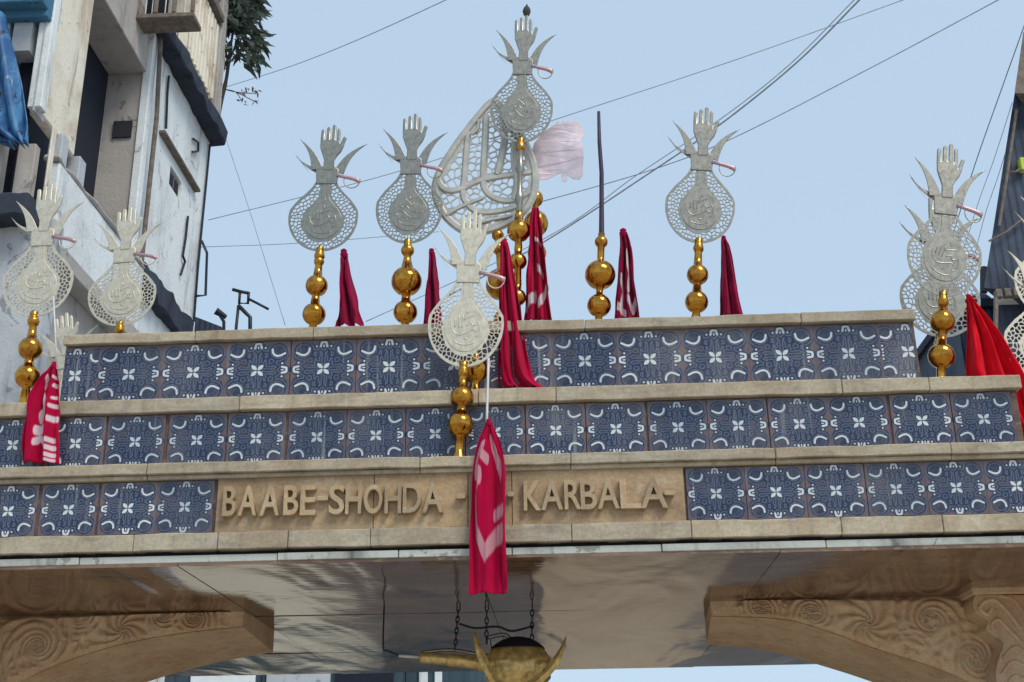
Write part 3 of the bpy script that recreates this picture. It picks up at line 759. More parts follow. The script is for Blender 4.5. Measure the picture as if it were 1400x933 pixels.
# ------------------------------------------------------------------ big openwork teardrop standard
YD = YT + .09
q2 = lambda pts, n=6, closed=False: [(v.x, v.y) for v in smoothpts([Vector((at_y(a, b, YD).x, at_y(a, b, YD).z)) for a, b in pts], n, closed)]
mid = [(672, 140), (640, 177), (617, 209), (601, 236), (595, 260), (601, 283), (617, 304), (640, 317), (672, 314), (702, 300), (722, 281), (731, 256), (729, 224), (718, 198), (702, 172), (684, 146)]
RING = q2(mid, 5, True); c0 = at_y(662, 245, YD); px_m = mpp(c0)
cc = (c0.x, c0.z)
bw = 5.6 * px_m
area = sum(RING[i][0] * RING[(i + 1) % len(RING)][1] - RING[(i + 1) % len(RING)][0] * RING[i][1] for i in range(len(RING)))
if area < 0: RING.reverse()
outer = along(RING, .05, bw, 1)
innr = along(RING, .05, bw, -1)
SL = [(q2([(640, 180), (637, 215), (635, 243), (633, 265), (640, 281), (657, 291), (690, 288), (712, 280)]), 3.2), (q2([(665, 156), (663, 200), (661, 240), (663, 259), (677, 272), (700, 275), (726, 262)]), 3.4),
      (q2([(602, 234), (599, 248), (611, 261), (631, 259), (655, 248), (692, 241), (727, 236)]), 3.4), (q2([(610, 296), (622, 288), (637, 281), (662, 271)]), 2.2), (q2([(640, 312), (665, 303), (700, 296)]), 2.2),
      (q2([(686, 160), (690, 190), (686, 215), (680, 240)]), 3.6), (q2([(706, 190), (704, 220), (708, 250), (704, 275)]), 4.2), (q2([(655, 165), (653, 178), (645, 186)]), 1.8)]
dm = along(RING, .03, bw * .9, -1)
okd = lambda p: inside(p, innr) and dpoly(p, RING) > bw * 1.5
bb = (min(a for a, b in RING), max(a for a, b in RING), min(b for a, b in RING), max(b for a, b in RING))
holes = filigree(okd, dm, bb, 11.5 * px_m, 1.5 * px_m, random.Random(5), 6000)
tb = Vector((at_y(690, 440, YD).x, YD, T3))
tear = tag(empty('teardrop_standard', tb), 'big openwork teardrop of pierced silver calligraphy leaning behind the large hand standard', 'alam')
def world_child(name, me, mat, root):
    me.transform(Matrix.Translation(-root.location)); return link(name, me, mat, root)
me = plate('openwork_plate', outer, holes, .012, 0); me.transform(Matrix.Translation((0, YD, 0)))
M['silver_light'] = silver('bright_silver', lin(192, 188, 178), .4, .55)
world_child('openwork_plate', me, M['silver_light'], tear)
def ribbon(l, wd, y):
    mb = MB(); vv = []; ff = []
    for i, p in enumerate(l):
        a = Vector(l[max(0, i - 1)]); b = Vector(l[min(len(l) - 1, i + 1)]); t = (b - a).normalized(); n = Vector((-t.y, t.x))
        e = wd * (1 if 0 < i < len(l) - 1 else .4)
        for o_, yy in ((-1, 0), (-.5, -.012), (.5, -.012), (1, 0)): vv.append((p[0] + n.x * e * o_, y + yy, p[1] + n.y * e * o_))
    for i in range(len(l) - 1):
        for k in range(3): ff.append((4 * i + k, 4 * i + k + 1, 4 * i + k + 5, 4 * i + k + 4))
        ff.append((4 * i + 3, 4 * i, 4 * i + 4, 4 * i + 7))
    return mesh('script_stroke', vv, ff)
for iq, (l, wd) in enumerate(SL): world_child('script_stroke', ribbon(l, wd * 1.5 * px_m, YD - .005 - .0013 * iq), M['silver_light'], tear)
world_child('rim', ribbon(RING + [RING[0]], bw * .95, YD - .0045), M['silver_light'], tear)
mb = MB(); lo3 = Vector(tb); hi3 = at_y(680, 312, YD + .02)
nn = 30; pts = []; rs = []
bl = [(.17, .085), (.48, .125), (.81, .055), (.93, .05)]
for i in range(nn * 3 + 1):
    t = i / (nn * 3); r = .026
    Lz = (hi3 - lo3).length
    for tc_, br_ in bl:
        dd = abs(t - tc_) * Lz
        if dd < br_: r = max(r, math.sqrt(br_ * br_ - dd * dd))
    if t < .02: r = .07
    pts.append(lo3.lerp(hi3, t)); rs.append(r)
mb.tube(pts, rs, 20)
world_child('ball_pole', mesh('ball_pole', mb.v, mb.f, True), M['gold'], tear)

sb_ = Vector((at_y(650, 526, Y2 + .1).x, Y2 + .1, T2))
mb = MB().lathe([(.07, 0), (.065, .015), (.03, .07), (.028, .1), (.05, .115), (.085, .15), (.098, .2), (.085, .25), (.05, .285), (.03, .3), (.03, .36), (.045, .38), (.03, .42), (.01, .46)], 24)
so_ = tag(link('brass_finial', mesh('brass_finial', mb.v, mb.f, True), M['gold']), 'short brass ball finial half hidden behind the large pale hand standard', 'finial'); so_.location = sb_

# bare pole on gilded balls
root, base, s = None, None, None
cb = at_y(817, 436, YT); cb.z = T3
bp = tag(empty('bare_pole', cb), 'thin dark bare pole rising from three gilded balls, without any plate', 'pole')
tl = at_y(822, 331, YT) - cb; bp.rotation_euler = (0, math.atan2(tl.x, tl.z), 0)
mb = MB(); prof = [(.06, 0), (.06, .02), (.03, .04)]
for py, r in ((418, 16.5), (376, 21), (331, 9)):
    q = at_y(819, py, YT); z = q.z - T3; r *= mpp(q); a0 = math.asin(.028 / r) if r > .03 else .9
    if z - r * math.cos(a0) > prof[-1][1] + .004: prof.append((.028, z - r * math.cos(a0)))
    for i in range(13):
        a = a0 + (math.pi - 2 * a0) * i / 12
        if z - r * math.cos(a) > prof[-1][1] + .001: prof.append((r * math.sin(a), z - r * math.cos(a)))
    prof.append((.028, z + r * math.cos(a0) + .03))
mb.lathe(prof, 28); bo = link('ball_pole', mesh('ball_pole', mb.v, mb.f, True), M['gold'], bp)
rm = Matrix.Rotation(-math.atan2(tl.x, tl.z), 3, 'Y')
t0, t1 = rm @ (at_y(822.5, 324, YT) - cb), rm @ (at_y(818.5, 153, YT) - cb)
M['pole'] = plain('dark_violet_pole', lin(58, 38, 66), .6, 0, .5, 14)
mb = MB().tube([t0 - Vector((0, 0, .05)), t0, t0.lerp(t1, .25) + Vector((.006, 0, 0)), t0.lerp(t1, .5) + Vector((.012, 0, 0)), t0.lerp(t1, .75), t1], [.03, .022, .019, .018, .016, .013], 8)
link('shaft', mesh('shaft', mb.v, mb.f, True), M['pole'], bp)

# pale tin pennant with a fringed top edge, on its own pole
YP = YT + .16
pn = [(726, 212), (730, 196), (742, 182), (752, 175), (760, 170), (762, 165), (766, 170), (769, 164), (773, 169), (777, 163), (780, 169), (784, 163), (787, 168), (790, 164), (794, 171), (797, 180), (798, 188), (793, 193), (797, 203), (798, 215), (797, 230), (797, 240), (792, 246), (783, 245), (776, 240), (775, 247), (771, 249), (768, 246), (767, 236), (758, 240), (749, 245), (738, 246), (730, 244), (722, 235)]
pp = at_y(737, 436, YP); pp.z = T3
pen = tag(empty('tin_pennant', pp), 'pale lilac sheet metal pennant with ragged fringed top behind the tallest standard', 'pennant')
o2 = [(at_y(a, b, YP).x, at_y(a, b, YP).z) for a, b in pn]
me = plate('pennant_sheet', o2, [], .006, .001)
bm = bmesh.new(); bm.from_mesh(me)
bmesh.ops.triangulate(bm, faces=bm.faces[:]); bmesh.ops.subdivide_edges(bm, edges=[e for e in bm.edges if e.calc_length() > .05], cuts=3)
for v in bm.verts: v.co.y += YP + .006 * math.sin(v.co.x * 9 + v.co.z * 5) + .002 * math.sin(v.co.z * 17)
bm.to_mesh(me); bm.free()
world_child('pennant_sheet', me, M['lilac'], pen)
mb = MB(); a, b = Vector(pp), at_y(730, 215, YP + .01); pts = []; rs = []
for i in range(101):
    t = i / 100; r = .022
    q = a.lerp(b, t); v = q - CAM; yy = CY - F * v.dot(up) / v.dot(fw)
    for py, br_ in ((272, 11), (306, 17), (346, 13), (395, 15)):
        dd = abs(yy - py)
        if dd < br_: r = max(r, math.sqrt(br_ ** 2 - dd ** 2) * mpp(q))
    pts.append(q); rs.append(r)
mb.tube(pts, rs, 20); world_child('ball_pole', mesh('ball_pole', mb.v, mb.f, True), M['gold'], pen)

# ------------------------------------------------------------------ flags
def flag(label, outline, Y, mat, folds=3, depth=.05, ph=0.0, dy=0.0, rod=None, knot=True, NU=40, name='flag', ledge=None, group=None, slack=.0):
    """outline: rows (py, px_left, px_right, y offset) from the top of the cloth to its hem"""
    rows = smoothpts([Vector((b, c, a)) for a, b, c, *_ in outline], 6)
    offs = [q[3] if len(q) > 3 else 0 for q in outline]
    offs = [v.x for v in smoothpts([Vector((o, 0, 0)) for o in offs], 6)]
    NV = len(rows); v = []; uvs = []
    for j, r in enumerate(rows):
        t = j / (NV - 1)
        for i in range(NU + 1):
            s = i / NU
            w_ = (r.y - r.x)
            th = folds * 2 * math.pi * s + ph + .9 * math.sin(3 * t + ph) 
            px = r.x + w_ * (s + .035 * math.sin(th * 1.0) * min(1, t * 3))
            py = r.z + slack * math.sin(s * math.pi * 2 + ph) * t
            q = at_y(px, py, Y)
            d = depth * min(1, .25 + t * 1.5) * (math.sin(th) + .35 * math.sin(2.3 * th + 1 + 4 * t))
            nz = mnoise.noise(Vector((s * 5 + ph * 7, t * 4, ph))); nf = mnoise.noise(Vector((s * 13 + ph * 3, t * 9 + s * 5, 4 + ph)))
            d += depth * (1.1 * nz + .5 * nf) * min(1, t * 4)
            q.x += (nz * .012 + .006 * nf) * min(1, t * 5) * (1 if w_ > 14 else .4); q.z += .010 * mnoise.noise(Vector((s * 4, ph, t * 2))) * t
            v.append(Vector((q.x, Y + d + offs[j], q.z))); uvs.append((s, 1 - t))
    f = []
    for j in range(NV - 1):
        for i in range(NU):
            q = j * (NU + 1) + i; f.append((q, q + 1, q + NU + 2, q + NU + 1))
    top = at_y((outline[0][1] + outline[0][2]) / 2, outline[-1][0], Y)
    loc = Vector((top.x, Y + offs[-1], top.z if ledge is None else ledge))
    root = tag(empty(name, loc), label, 'flag', group)
    me = bpy.data.meshes.new('cloth'); me.from_pydata([tuple(a - loc) for a in v], [], f)
    uvl = me.uv_layers.new(name='UVMap')
    for lp in me.loops: uvl.data[lp.index].uv = uvs[lp.vertex_index]
    for p in me.polygons: p.use_smooth = True
    me.update()
    o = link('cloth', me, mat, root); md = o.modifiers.new('thickness', 'SOLIDIFY'); md.thickness = .004; md.offset = 0
    if knot:
        q = at_y((outline[0][1] + outline[0][2]) / 2, outline[0][0] + 1, Y) - loc; r = max(.018, (outline[0][2] - outline[0][1]) * .5 * mpp(q + loc))
        mb = MB().lathe([(r * .3, -r * 1.6), (r * .8, -r), (r, -r * .2), (r * .8, r * .5), (r * .95, r * .9), (r * .4, r * 1.4)], 10, q)
        link('knot', mesh('knot', mb.v, mb.f, True), mat, root)
    if rod:
        a = at_y(rod[0], rod[1], Y + rod[4] if len(rod) > 4 else Y) - loc; b = at_y(rod[2], rod[3], Y + rod[4] if len(rod) > 4 else Y) - loc
        mb = MB().tube([a, b], .009 if len(rod) < 6 else rod[5], 8); link('rod', mesh('rod', mb.v, mb.f, True), M['rod'], root)
    return root
C_plain = cloth('maroon_cloth', RED_BACKLIT)
C_r1 = cloth('crimson_cloth', RED)
C_print_a = cloth('maroon_cloth_printed', RED_BACKLIT, [([(.25, .42), (.35, .30), (.3, .12)], .04), ([(.6, .66), (.7, .45), (.62, .3)], .03), ([(.6, .22), (.75, .12), (.9, .2)], .035), ([(.15, .16), (.45, .1)], .03)])
C_print_b = cloth('crimson_cloth_printed', RED, [([(.05, .16), (.3, .2), (.44, .24)], .035), ([(.62, .16), (.9, .28)], .035), ([(.55, .42), (.75, .38)], .02), ([(.5, .62), (.8, .6)], .012)])
C_big = cloth('crimson_banner', RED, [([(.27, .52), (.16, .42), (.2, .32), (.43, .24)], .03), ([(.43, .24), (.62, .30), (.92, .31)], .028), ([(.6, .37), (.93, .38)], .016), ([(.28, .72), (.14, .66), (.12, .56), (.3, .53)], .045), ([(.62, .76), (.72, .64), (.84, .56)], .065), ([(.3, .66), (.45, .62)], .03)], .45)
C_left = cloth('crimson_striped_flag', RED, [([(.48, .60), (.56, .46), (.44, .36)], .05), ([(.36, .26), (.6, .27)], .028), ([(.36, .18), (.48, .215), (.62, .18)], .024), ([(.78, .68), (.95, .67)], .025), ([(.8, .52), (.95, .52)], .016), ([(.78, .43), (.95, .43)], .016), ([(.76, .33), (.95, .33)], .016), ([(.74, .19), (.92, .19)], .014), ([(.74, .135), (.92, .135)], .014), ([(.74, .08), (.92, .08)], .014), ([(.74, .03), (.92, .03)], .014), ([(.7, .8), (.9, .78)], .02), ([(.3, .8), (.4, .66)], .03)])
C_scar = cloth('scarlet_cloth', SCA)
GF = 'knotted red flags along the gateway'
lz = lambda z: z + .0
flag('short plain maroon flag knotted at its top beside the close gilded balls', [(346, 465, 475), (358, 465, 476), (395, 463, 483), (430, 460, 492), (446, 458, 495)], YT, C_plain, 2, .035, .3, ledge=T3, group=GF)
flag('slim plain maroon flag tucked between a gilded ball pole and the big hand standard', [(344, 586, 594), (356, 586, 595), (400, 581, 599), (446, 576, 604)], YT, C_plain, 2, .03, 1.2, ledge=T3, group=GF)
flag('printed maroon flag beside the bare pole, tied at its tip', [(318, 847, 857), (335, 848, 862), (370, 845, 866), (405, 841, 871), (440, 838, 876)], YT, C_print_a, 2.5, .035, 2.2, ledge=T3, group=GF)
flag('plain maroon flag beside the standard alone against open sky', [(326, 986, 993), (345, 986, 1000), (390, 985, 1007), (434, 983, 1017)], YT, C_plain, 2, .035, .9, ledge=T3, group=GF)
flag('tall printed crimson flag reaching up to the pale pennant', [(284, 727, 736), (310, 724, 741), (350, 721, 745), (400, 718, 750), (440, 715, 755)], YT - .05, C_print_b, 2.5, .04, 1.0, ledge=T3, group=GF, knot=False)
flag('long plain crimson flag draped over the upper tile row onto the ledge', [(331, 684, 694), (350, 684, 698), (400, 682, 706), (440, 681, 713), (480, 680, 720), (515, 680, 728), (531, 684, 746, .0)], Y2 + .17, C_r1, 2.2, .045, .5, ledge=T2, group=GF)
flag('big crimson banner with pale script hanging over the inscription from a white rod', [(577, 664, 672), (590, 660, 677), (610, 652, 686), (640, 644, 692), (680, 642, 694), (740, 642, 695), (790, 641, 696), (812, 641, 696)], -.12, C_big, 1.7, .022, .6, rod=(668, 490, 664, 626, .19), group=GF, name='banner')
flag('crimson flag with white stripes hanging over the tier end beside brass balls', [(499, 70, 78), (515, 58, 79), (535, 40, 80), (560, 32, 79), (600, 28, 77), (632, 25, 76)], .12, C_left, 2.2, .03, 1.5, rod=(73, 405, 78, 505, .0, .006), ledge=T1, group=GF)
flag('bright scarlet flag billowing over the stepped end beside overlapping standards', [(403, 1321, 1326), (420, 1322, 1338), (450, 1322, 1360), (480, 1322, 1379), (513, 1322, 1398), (560, 1345, 1412), (610, 1385, 1425)], Y3 + .02, C_scar, 2.6, .05, .2, ledge=T1 , group=GF, knot=False)

# ------------------------------------------------------------------ hanging water-skin emblem under the soffit
YH = 1.9
hp = at_y(708, 914, YH)
hang = tag(empty('hanging_emblem', hp), 'brass water skin emblem with crescent blades hung on chains beneath the gateway ceiling', 'emblem')
H = lambda px, py, dy=0: at_y(px, py, YH + dy) - hp
r = 44 * mpp(hp)
def body():
    bm = bmesh.new(); bmesh.ops.create_uvsphere(bm, u_segments=64, v_segments=40, radius=1)
    for v in bm.verts:
        d = v.co.normalized(); th = math.atan2(d.z, d.x)
        k = 1 + .045 * math.sin(9 * th + 6 * d.y) * math.sin(14 * d.z + 3 * math.sin(5 * d.x))
        if d.z > .35: k = 1
        v.co = Vector((d.x * r * 1.05 * k, d.y * r * .75 * k, d.z * r * .92 * k))
    me = bpy.data.meshes.new('skin_body'); bm.to_mesh(me); bm.free()
    for p in me.polygons: p.use_smooth = True
    return me
link('skin_body', body(), M['gold_pale'], hang)
bm = bmesh.new(); bmesh.ops.create_uvsphere(bm, u_segments=40, v_segments=24, radius=1)
bmesh.ops.delete(bm, geom=[v for v in bm.verts if v.co.z < .6], context='VERTS')
me = bpy.data.meshes.new('skin_cover')
for v in bm.verts: v.co = Vector((v.co.x * r * 1.09, v.co.y * r * .8, v.co.z * r * .97))
bm.to_mesh(me); bm.free()
for p in me.polygons: p.use_smooth = True
link('skin_cover', me, M['dark_metal'], hang)
mb = MB().tube(smoothpts([H(575, 899), H(610, 902), H(640, 905), H(670, 910), H(690, 914)], 5), [.045] * 6 + [.05] * 7 + [.06] * 4 + [.09] * 4, 14)
link('skin_neck', mesh('skin_neck', mb.v, mb.f, True), M['gold_pale'], hang)
mb = MB().tube([H(545, 897), H(578, 899)], .012, 8); link('spout', mesh('spout', mb.v, mb.f, True), M['rod'], hang)
mb = MB().tube(smoothpts([H(578, 892), H(615, 889), H(650, 894), H(690, 900)], 5), .014, 8); link('strap', mesh('strap', mb.v, mb.f, True), M['silver'], hang)
for pts, wd in (([(648, 860), (652, 880), (662, 905), (676, 930), (690, 945)], 6), ([(774, 870), (767, 890), (754, 912), (735, 930), (715, 942)], 6)):
    l = smoothpts([Vector((H(a, b, -.3).x, H(a, b, -.3).z)) for a, b in pts], 5); n = len(l)
    mb = MB(); vv = []; ff = []
    for i, p in enumerate(l):
        a = l[max(0, i - 1)]; b = l[min(n - 1, i + 1)]; t = (b - a).normalized(); nn_ = Vector((-t.y, t.x)); e = wd * mpp(hp) * min(1, .08 + i / n * 2.2)
        for s_, yy in ((-1, 0), (0, -.02), (1, 0), (0, .015)): vv.append((p.x + nn_.x * e * s_, -.29 + yy, p.y + nn_.y * e * s_))
    for i in range(n - 1):
        for k_ in range(4): ff.append((4 * i + k_, 4 * i + (k_ + 1) % 4, 4 * i + 4 + (k_ + 1) % 4, 4 * i + 4 + k_))
    ff += [(0, 1, 2, 3), tuple(4 * n - 4 + t for t in (3, 2, 1, 0))]
    link('crescent_blade', mesh('crescent_blade', vv, ff), M['gold_pale'], hang)
def chain(a, b, name='chain'):
    a, b = Vector(a), Vector(b); L = (b - a).length; n = max(3, int(L / .045)); mb = MB()
    for i in range(n):
        c = a.lerp(b, (i + .5) / n); ring = []
        ax = Vector((1, 0, 0)) if i % 2 else Vector((0, 1, 0))
        for t in range(9):
            an = 2 * math.pi * t / 8; ring.append(c + ax * .014 * math.cos(an) + (b - a).normalized() * .030 * math.sin(an))
        mb.tube(ring, .006, 5, False)
    return link(name, mesh(name, mb.v, mb.f), M['dark_metal'], hang)
ztop = SOFZ - hp.z - .008
def up_to(px, py, dx=0):
    q = H(px, py); return q, Vector((q.x + dx, q.y, ztop))
for px, py, px2 in ((622, 890, 627), (665, 880, 666), (727, 885, 729)):
    q = H(px, py); e = Vector((H(px2, py).x, q.y, ztop)); chain(q, e)
mb = MB().tube(smoothpts([H(628, 853), H(650, 859), H(680, 857), H(700, 863), H(729, 856)], 5), .009, 6); link('cross_wire', mesh('cross_wire', mb.v, mb.f, True), M['dark_metal'], hang)
mb = MB().tube(smoothpts([Vector((H(524, 880).x, 0, ztop)), H(524, 884), H(530, 890), H(548, 897)], 5), .007, 6); link('guy_wire', mesh('guy_wire', mb.v, mb.f, True), M['dark_metal'], hang)
mb = MB().tube(smoothpts([H(668, 872), H(690, 868), H(702, 880), H(712, 893), H(690, 893), H(672, 890), H(668, 872)], 4), .016, 8); link('lug', mesh('lug', mb.v, mb.f, True), M['silver'], hang)

# ------------------------------------------------------------------ apartment building beside the gate
XW = -5.32
bld = tag(empty('apartment_building', (XW - 1, 6, 0)), 'grimy white apartment block with an open stairwell and sooty ledge beside the gateway', 'building')
W = lambda px, py, X=XW: at_x(px, py, X)
def child(mb, name, mat, parent=None, bevel=0, smooth=False):
    o = mb.build(name, mat, None, smooth, bevel)
    par = parent or bld; o.data.transform(Matrix.Translation(-Vector((XW - 1, 6, 0)))); o.parent = par; return o
def yz(name, mat, X0, X1, y0, y1, z0, z1, parent=None, bevel=.01):
    return child(MB().box(min(X0, X1), max(X0, X1), y0, y1, z0, z1), name, mat, parent, bevel)
yF = W(276, 330).y                       # far corner
yB_ = W(197, 150).y                       # stairwell, far side
yA_ = W(114, 120).y                       # stairwell, near side
yN = W(62, 120).y                        # near corner
zS = W(287, 197).z                       # underside of the ledge
zTop = zS + 4.5
# far block of the street wall with a window hole: built from strips round the opening
wy0, wy1 = W(231, 250).y, W(247, 265).y
wz1 = W(231, 222).z; wz0 = W(247, 277).z
yz('wall', M['wall'], XW, XW - .3, yB_, wy0, 0, zTop, bevel=0)
yz('wall', M['wall'], XW, XW - .3, wy1, yF, 0, zTop, bevel=0)
yz('wall', M['wall'], XW, XW - .3, wy0, wy1, 0, wz0, bevel=0)
yz('wall', M['wall'], XW, XW - .3, wy0, wy1, wz1, zTop, bevel=0)
win = yz('window', M['wood'], XW - .03, XW - .09, wy0 + .02, wy1 - .02, wz0 + .02, wz1 - .02)
yz('pane', M['navy'], XW - .022, XW - .029, wy0 + .07, (wy0 + wy1) / 2 - .03, wz0 + .07, wz1 - .07, win, 0)
yz('pane', M['navy'], XW - .022, XW - .029, (wy0 + wy1) / 2 + .03, wy1 - .07, wz0 + .07, wz1 - .07, win, 0)
for o in win.children: o.location = (0, 0, 0)
a, b = W(217, 182), W(266, 264)
yz('window_shade', M['wood'], XW - .02, XW + .09, a.y, b.y, (a.z + b.z) / 2, (a.z + b.z) / 2 + .05)
yz('wall', M['wall'], XW - .3, XW - 6, yF - .3, yF, 0, zTop, bevel=0)
# dark projecting ledge and the storey above
rough(yz('ledge', M['slab'], XW - .1, XW + .24, W(207, 40).y, yF + .10, zS, zS + .26, bevel=.02), .05)
zU = zS + .28
yz('balcony_panel', M['wall_cream'], XW + .02, XW + .16, W(240, 60).y, yF - .62, zU, zU + 1.5)
ya_, yb_ = W(240, 60).y, yF - .62; n_b = 9; hb_ = (yb_ - ya_) / n_b * .3
for i in range(n_b):
    y = ya_ + (yb_ - ya_) * (i + .5) / n_b
    yz('baluster', M['wall_cream'], XW + .16, XW + .20, y - hb_, y + hb_, zU + .08, zU + 1.42, bevel=.015)
yz('rail', M['wood'], XW + .0, XW + .26, ya_, yb_, zU + 1.5, zU + 1.62)
yz('balcony_post', M['wall_pink'], XW - .15, XW + .22, yF - .60, yF - .34, zU, zU + 2.2)
yz('balcony_post', M['wall_cream'], XW - .15, XW + .16, yF - .32, yF - .12, zU, zU + 1.3)
yz('upper_slab', M['slab'], XW - .2, XW + .3, yF - 1.3, yF - .1, zU + 2.2, zU + 2.4)
# timber window box above
yw = at_x(181, 20, XW - .05).y; xw1 = at_y(265, 20, yw).x; xw0 = XW - .05; zw = at_y(222, 22, yw).z
yz('window_box', M['wood'], xw0, xw1, yw, yw + .35, zw - .02, zw + .05)
for k_ in range(4):
    xx = xw0 + .04 + (xw1 - xw0 - .08) * k_ / 3; yz('window_box_post', M['wood'], xx - .025, xx + .025, yw + .02, yw + .07, zw + .071, zw + 1.4)
for k_ in range(9):
    xx = xw0 + .06 + (xw1 - xw0 - .12) * k_ / 8
    if k_ % 3: child(MB().tube([(xx, yw + .06, zw + .07), (xx, yw + .06, zw + 1.3)], .008, 6), 'cage_bar', M['rod'])
yz('window_box_panel', M['wall_cream'], xw0 + .45 * (xw1 - xw0), xw1 - .05, yw + .25, yw + .28, zw + .072, zw + 1.3)
yz('window_box_panel', M['navy'], xw0 + .02, xw0 + .45 * (xw1 - xw0) - .003, yw + .3, yw + .33, zw + .072, zw + 1.3)
# stairwell recess: far return wall, header, dark interior
zH = at_x(197, 93, XW).z
dR = XW - at_y(150, 95, yB_).x
yz('return_wall', M['wall_pink'], XW - .01, XW - dR, yB_ - .02, yB_ - .002 + .1, 0, zH + .3, bevel=0)
vx = at_y(168, 178, yB_ - .02)
child(MB().box(vx.x - .12, vx.x + .12, yB_ - .05, yB_ - .019, vx.z - .12, vx.z + .12), 'vent', M['dark_gap'])
yz('header', M['wall_pink'], XW - .002, XW - dR, yA_ + .003, yB_ - .021, zH, zH + .8)
yz('header', M['wall'], XW - .004, XW - 1.2, yA_ + .003, yB_ - .003, zH + .801, zTop, bevel=0)
yz('dark_interior', M['navy'], XW - dR, XW - dR - .2, yA_ - .3, yB_ + .3, 0, zTop, bevel=0)  # dark colour stands in for the shade of the unlit stairwell
yz('corner_trim', M['wall'], XW + .06, XW - .05, yB_ - .06, yB_ + .10, 0, zH + .9)
dp = W(203, 200)
child(MB().tube([(XW + .1, yB_ + .2, 1), (XW + .1, yB_ + .2, zH - 1.2), (XW + .14, yB_ + .1, zH - .6), (XW + .1, yB_ + .05, zH + .6)], .032, 10), 'drainpipe', M['wood'], smooth=True)
# near column panel (its foot hangs over the balcony)
zc_ = W(80, 187).z
child(MB().box(XW - .14, XW + .0, yN, yA_, zc_, zTop), 'column', M['wall_cream'], bevel=.02)
yz('column_trim', M['wall'], XW - .1, XW + .05, yN - .14, yN - .002, zc_, zTop)
# balcony with white parapet below
pz = W(120, 270, XW + .15).z
ypA, ypB = W(80, 240, XW + .15).y, W(196, 380, XW + .15).y
zpb = W(127, 385, XW + .15).z
yz('parapet', M['wall'], XW + .0, XW + .15, ypA, ypB, zpb, pz, bevel=.015)
rough(yz('parapet_coping', M['wall_pink'], XW - .04, XW + .17, ypA - .05, ypB, pz + .001, pz + .06, bevel=.02), .05)
yz('balcony_floor', M['wall_pink'], XW - 1.0, XW + .17, ypA, ypB, zpb - .18, zpb - .001, bevel=.01)
for y in (ypA + .2, ypA + .7): yz('balcony_post', M['wall_grey'], XW - .1, XW + .05, y, y + .18, pz + .09, zc_ + .05)
yz('lower_wall', M['wall_pink'], XW - .05, XW - .35, yN, yB_, 0, zpb - .19, bevel=0)
# dark ledge low on the far wall
a, b = W(188, 359), W(249, 443)
rough(yz('ledge', M['slab'], XW - .05, XW + .14, W(184, 352).y, W(250, 443).y, b.z - .3, b.z + .05, bevel=.02), .06)
# near end wall facing the street mouth
xN0 = at_y(-80, 100, yN).x
def xz(name, mat, px0, py0, px1, py1, y0, y1, bevel=.01, parent=None):
    a, b = at_y(px0, py1, y0), at_y(px1, py0, y0); return child(MB().box(a.x, b.x, y0, y1, a.z, b.z), name, mat, parent, bevel)
ye = yN - .15
xz('end_wall', M['wall_grey'], -160, 28, 14, 300, ye, ye + .25, 0)
xz('end_wall', M['wall_grey'], 46, 28, 62, 150, ye, ye + .25, 0)
xz('end_wall', M['wall_grey'], 14, 28, 46, 70, ye, ye + .25, 0)
xz('blue_cornice', M['teal'], -160, -40, 64, 10, ye - .25, ye + .2)
xz('blue_cornice', M['teal'], -160, 10, 66, 31, ye - .10, ye + .2)
xz('dark_window', M['navy'], 10, 66, 50, 205, ye + .22, ye + .3, 0)
xz('dirty_panel', M['wall_pink'], -160, 190, 8, 300, ye - .12, ye - .01)
xz('dirty_panel', M['wall_pink'], 10, 196, 50, 300, ye - .06, ye + .05)
xz('dirty_panel', M['wall_cream'], 53, 170, 74, 300, ye - .05, ye + .05)
rough(xz('ledge', M['slab'], -160, 262, 40, 300, ye - .3, ye + .1, .02), .04)
xz('lower_wall', M['wall_grey'], -160, 300, 76, 620, ye - .02, ye + .2, 0)
a = at_y(0, 620, ye).z
child(MB().box(-7.5, at_y(76, 600, ye).x, ye - .02, ye + .2, 0, a - .01), 'lower_wall', M['wall_grey'])
# conduits, hooks and a crack of dark cable on the white wall
for pts in ([(231, 104), (229, 125), (228, 150), (227, 176)], [(257, 296), (254, 325), (250, 350), (253, 358), (247, 376)], [(264, 190), (271, 195), (271, 207), (263, 208)], [(287, 198), (281, 260), (271, 360), (265, 440)]):
    child(MB().tube([W(a, b, XW + .03) for a, b in pts], .018, 6), 'cable', M['dark_metal'])
child(MB().tube([W(276, 330, XW + .02), W(283, 346, XW + .25), W(281, 404, XW + .25), W(268, 405, XW + .02)], .02, 6), 'bracket_bar', M['dark_metal'])
# tarpaulin hung on the near end
def tarp():
    yt = ye - .35; rows = [(20, -60, 6), (60, -60, 14), (100, -60, 24), (140, -60, 32), (175, -50, 40), (198, 10, 40)]
    rr = smoothpts([Vector((b, c, a)) for a, b, c in rows], 6); v = []; f = []; NU = 30
    for j, r in enumerate(rr):
        for i in range(NU + 1):
            s = i / NU; q = at_y(r.x + (r.y - r.x) * s, r.z, yt); v.append((q.x, yt + .06 * math.sin(s * 26 + j * .12) + .04 * math.sin(s * 11 + j * .2), q.z))
    for j in range(len(rr) - 1):
        for i in range(NU): q = j * (NU + 1) + i; f.append((q, q + 1, q + NU + 2, q + NU + 1))
    loc = Vector(v[0]); o = link('tarpaulin', mesh('tarpaulin', [Vector(x) - loc for x in v], f, True), M['tarp']); o.location = loc
    md = o.modifiers.new('thickness', 'SOLIDIFY'); md.thickness = .01
    tag(o, 'blue tarpaulin hanging in folds over the building end', 'tarpaulin')
tarp()

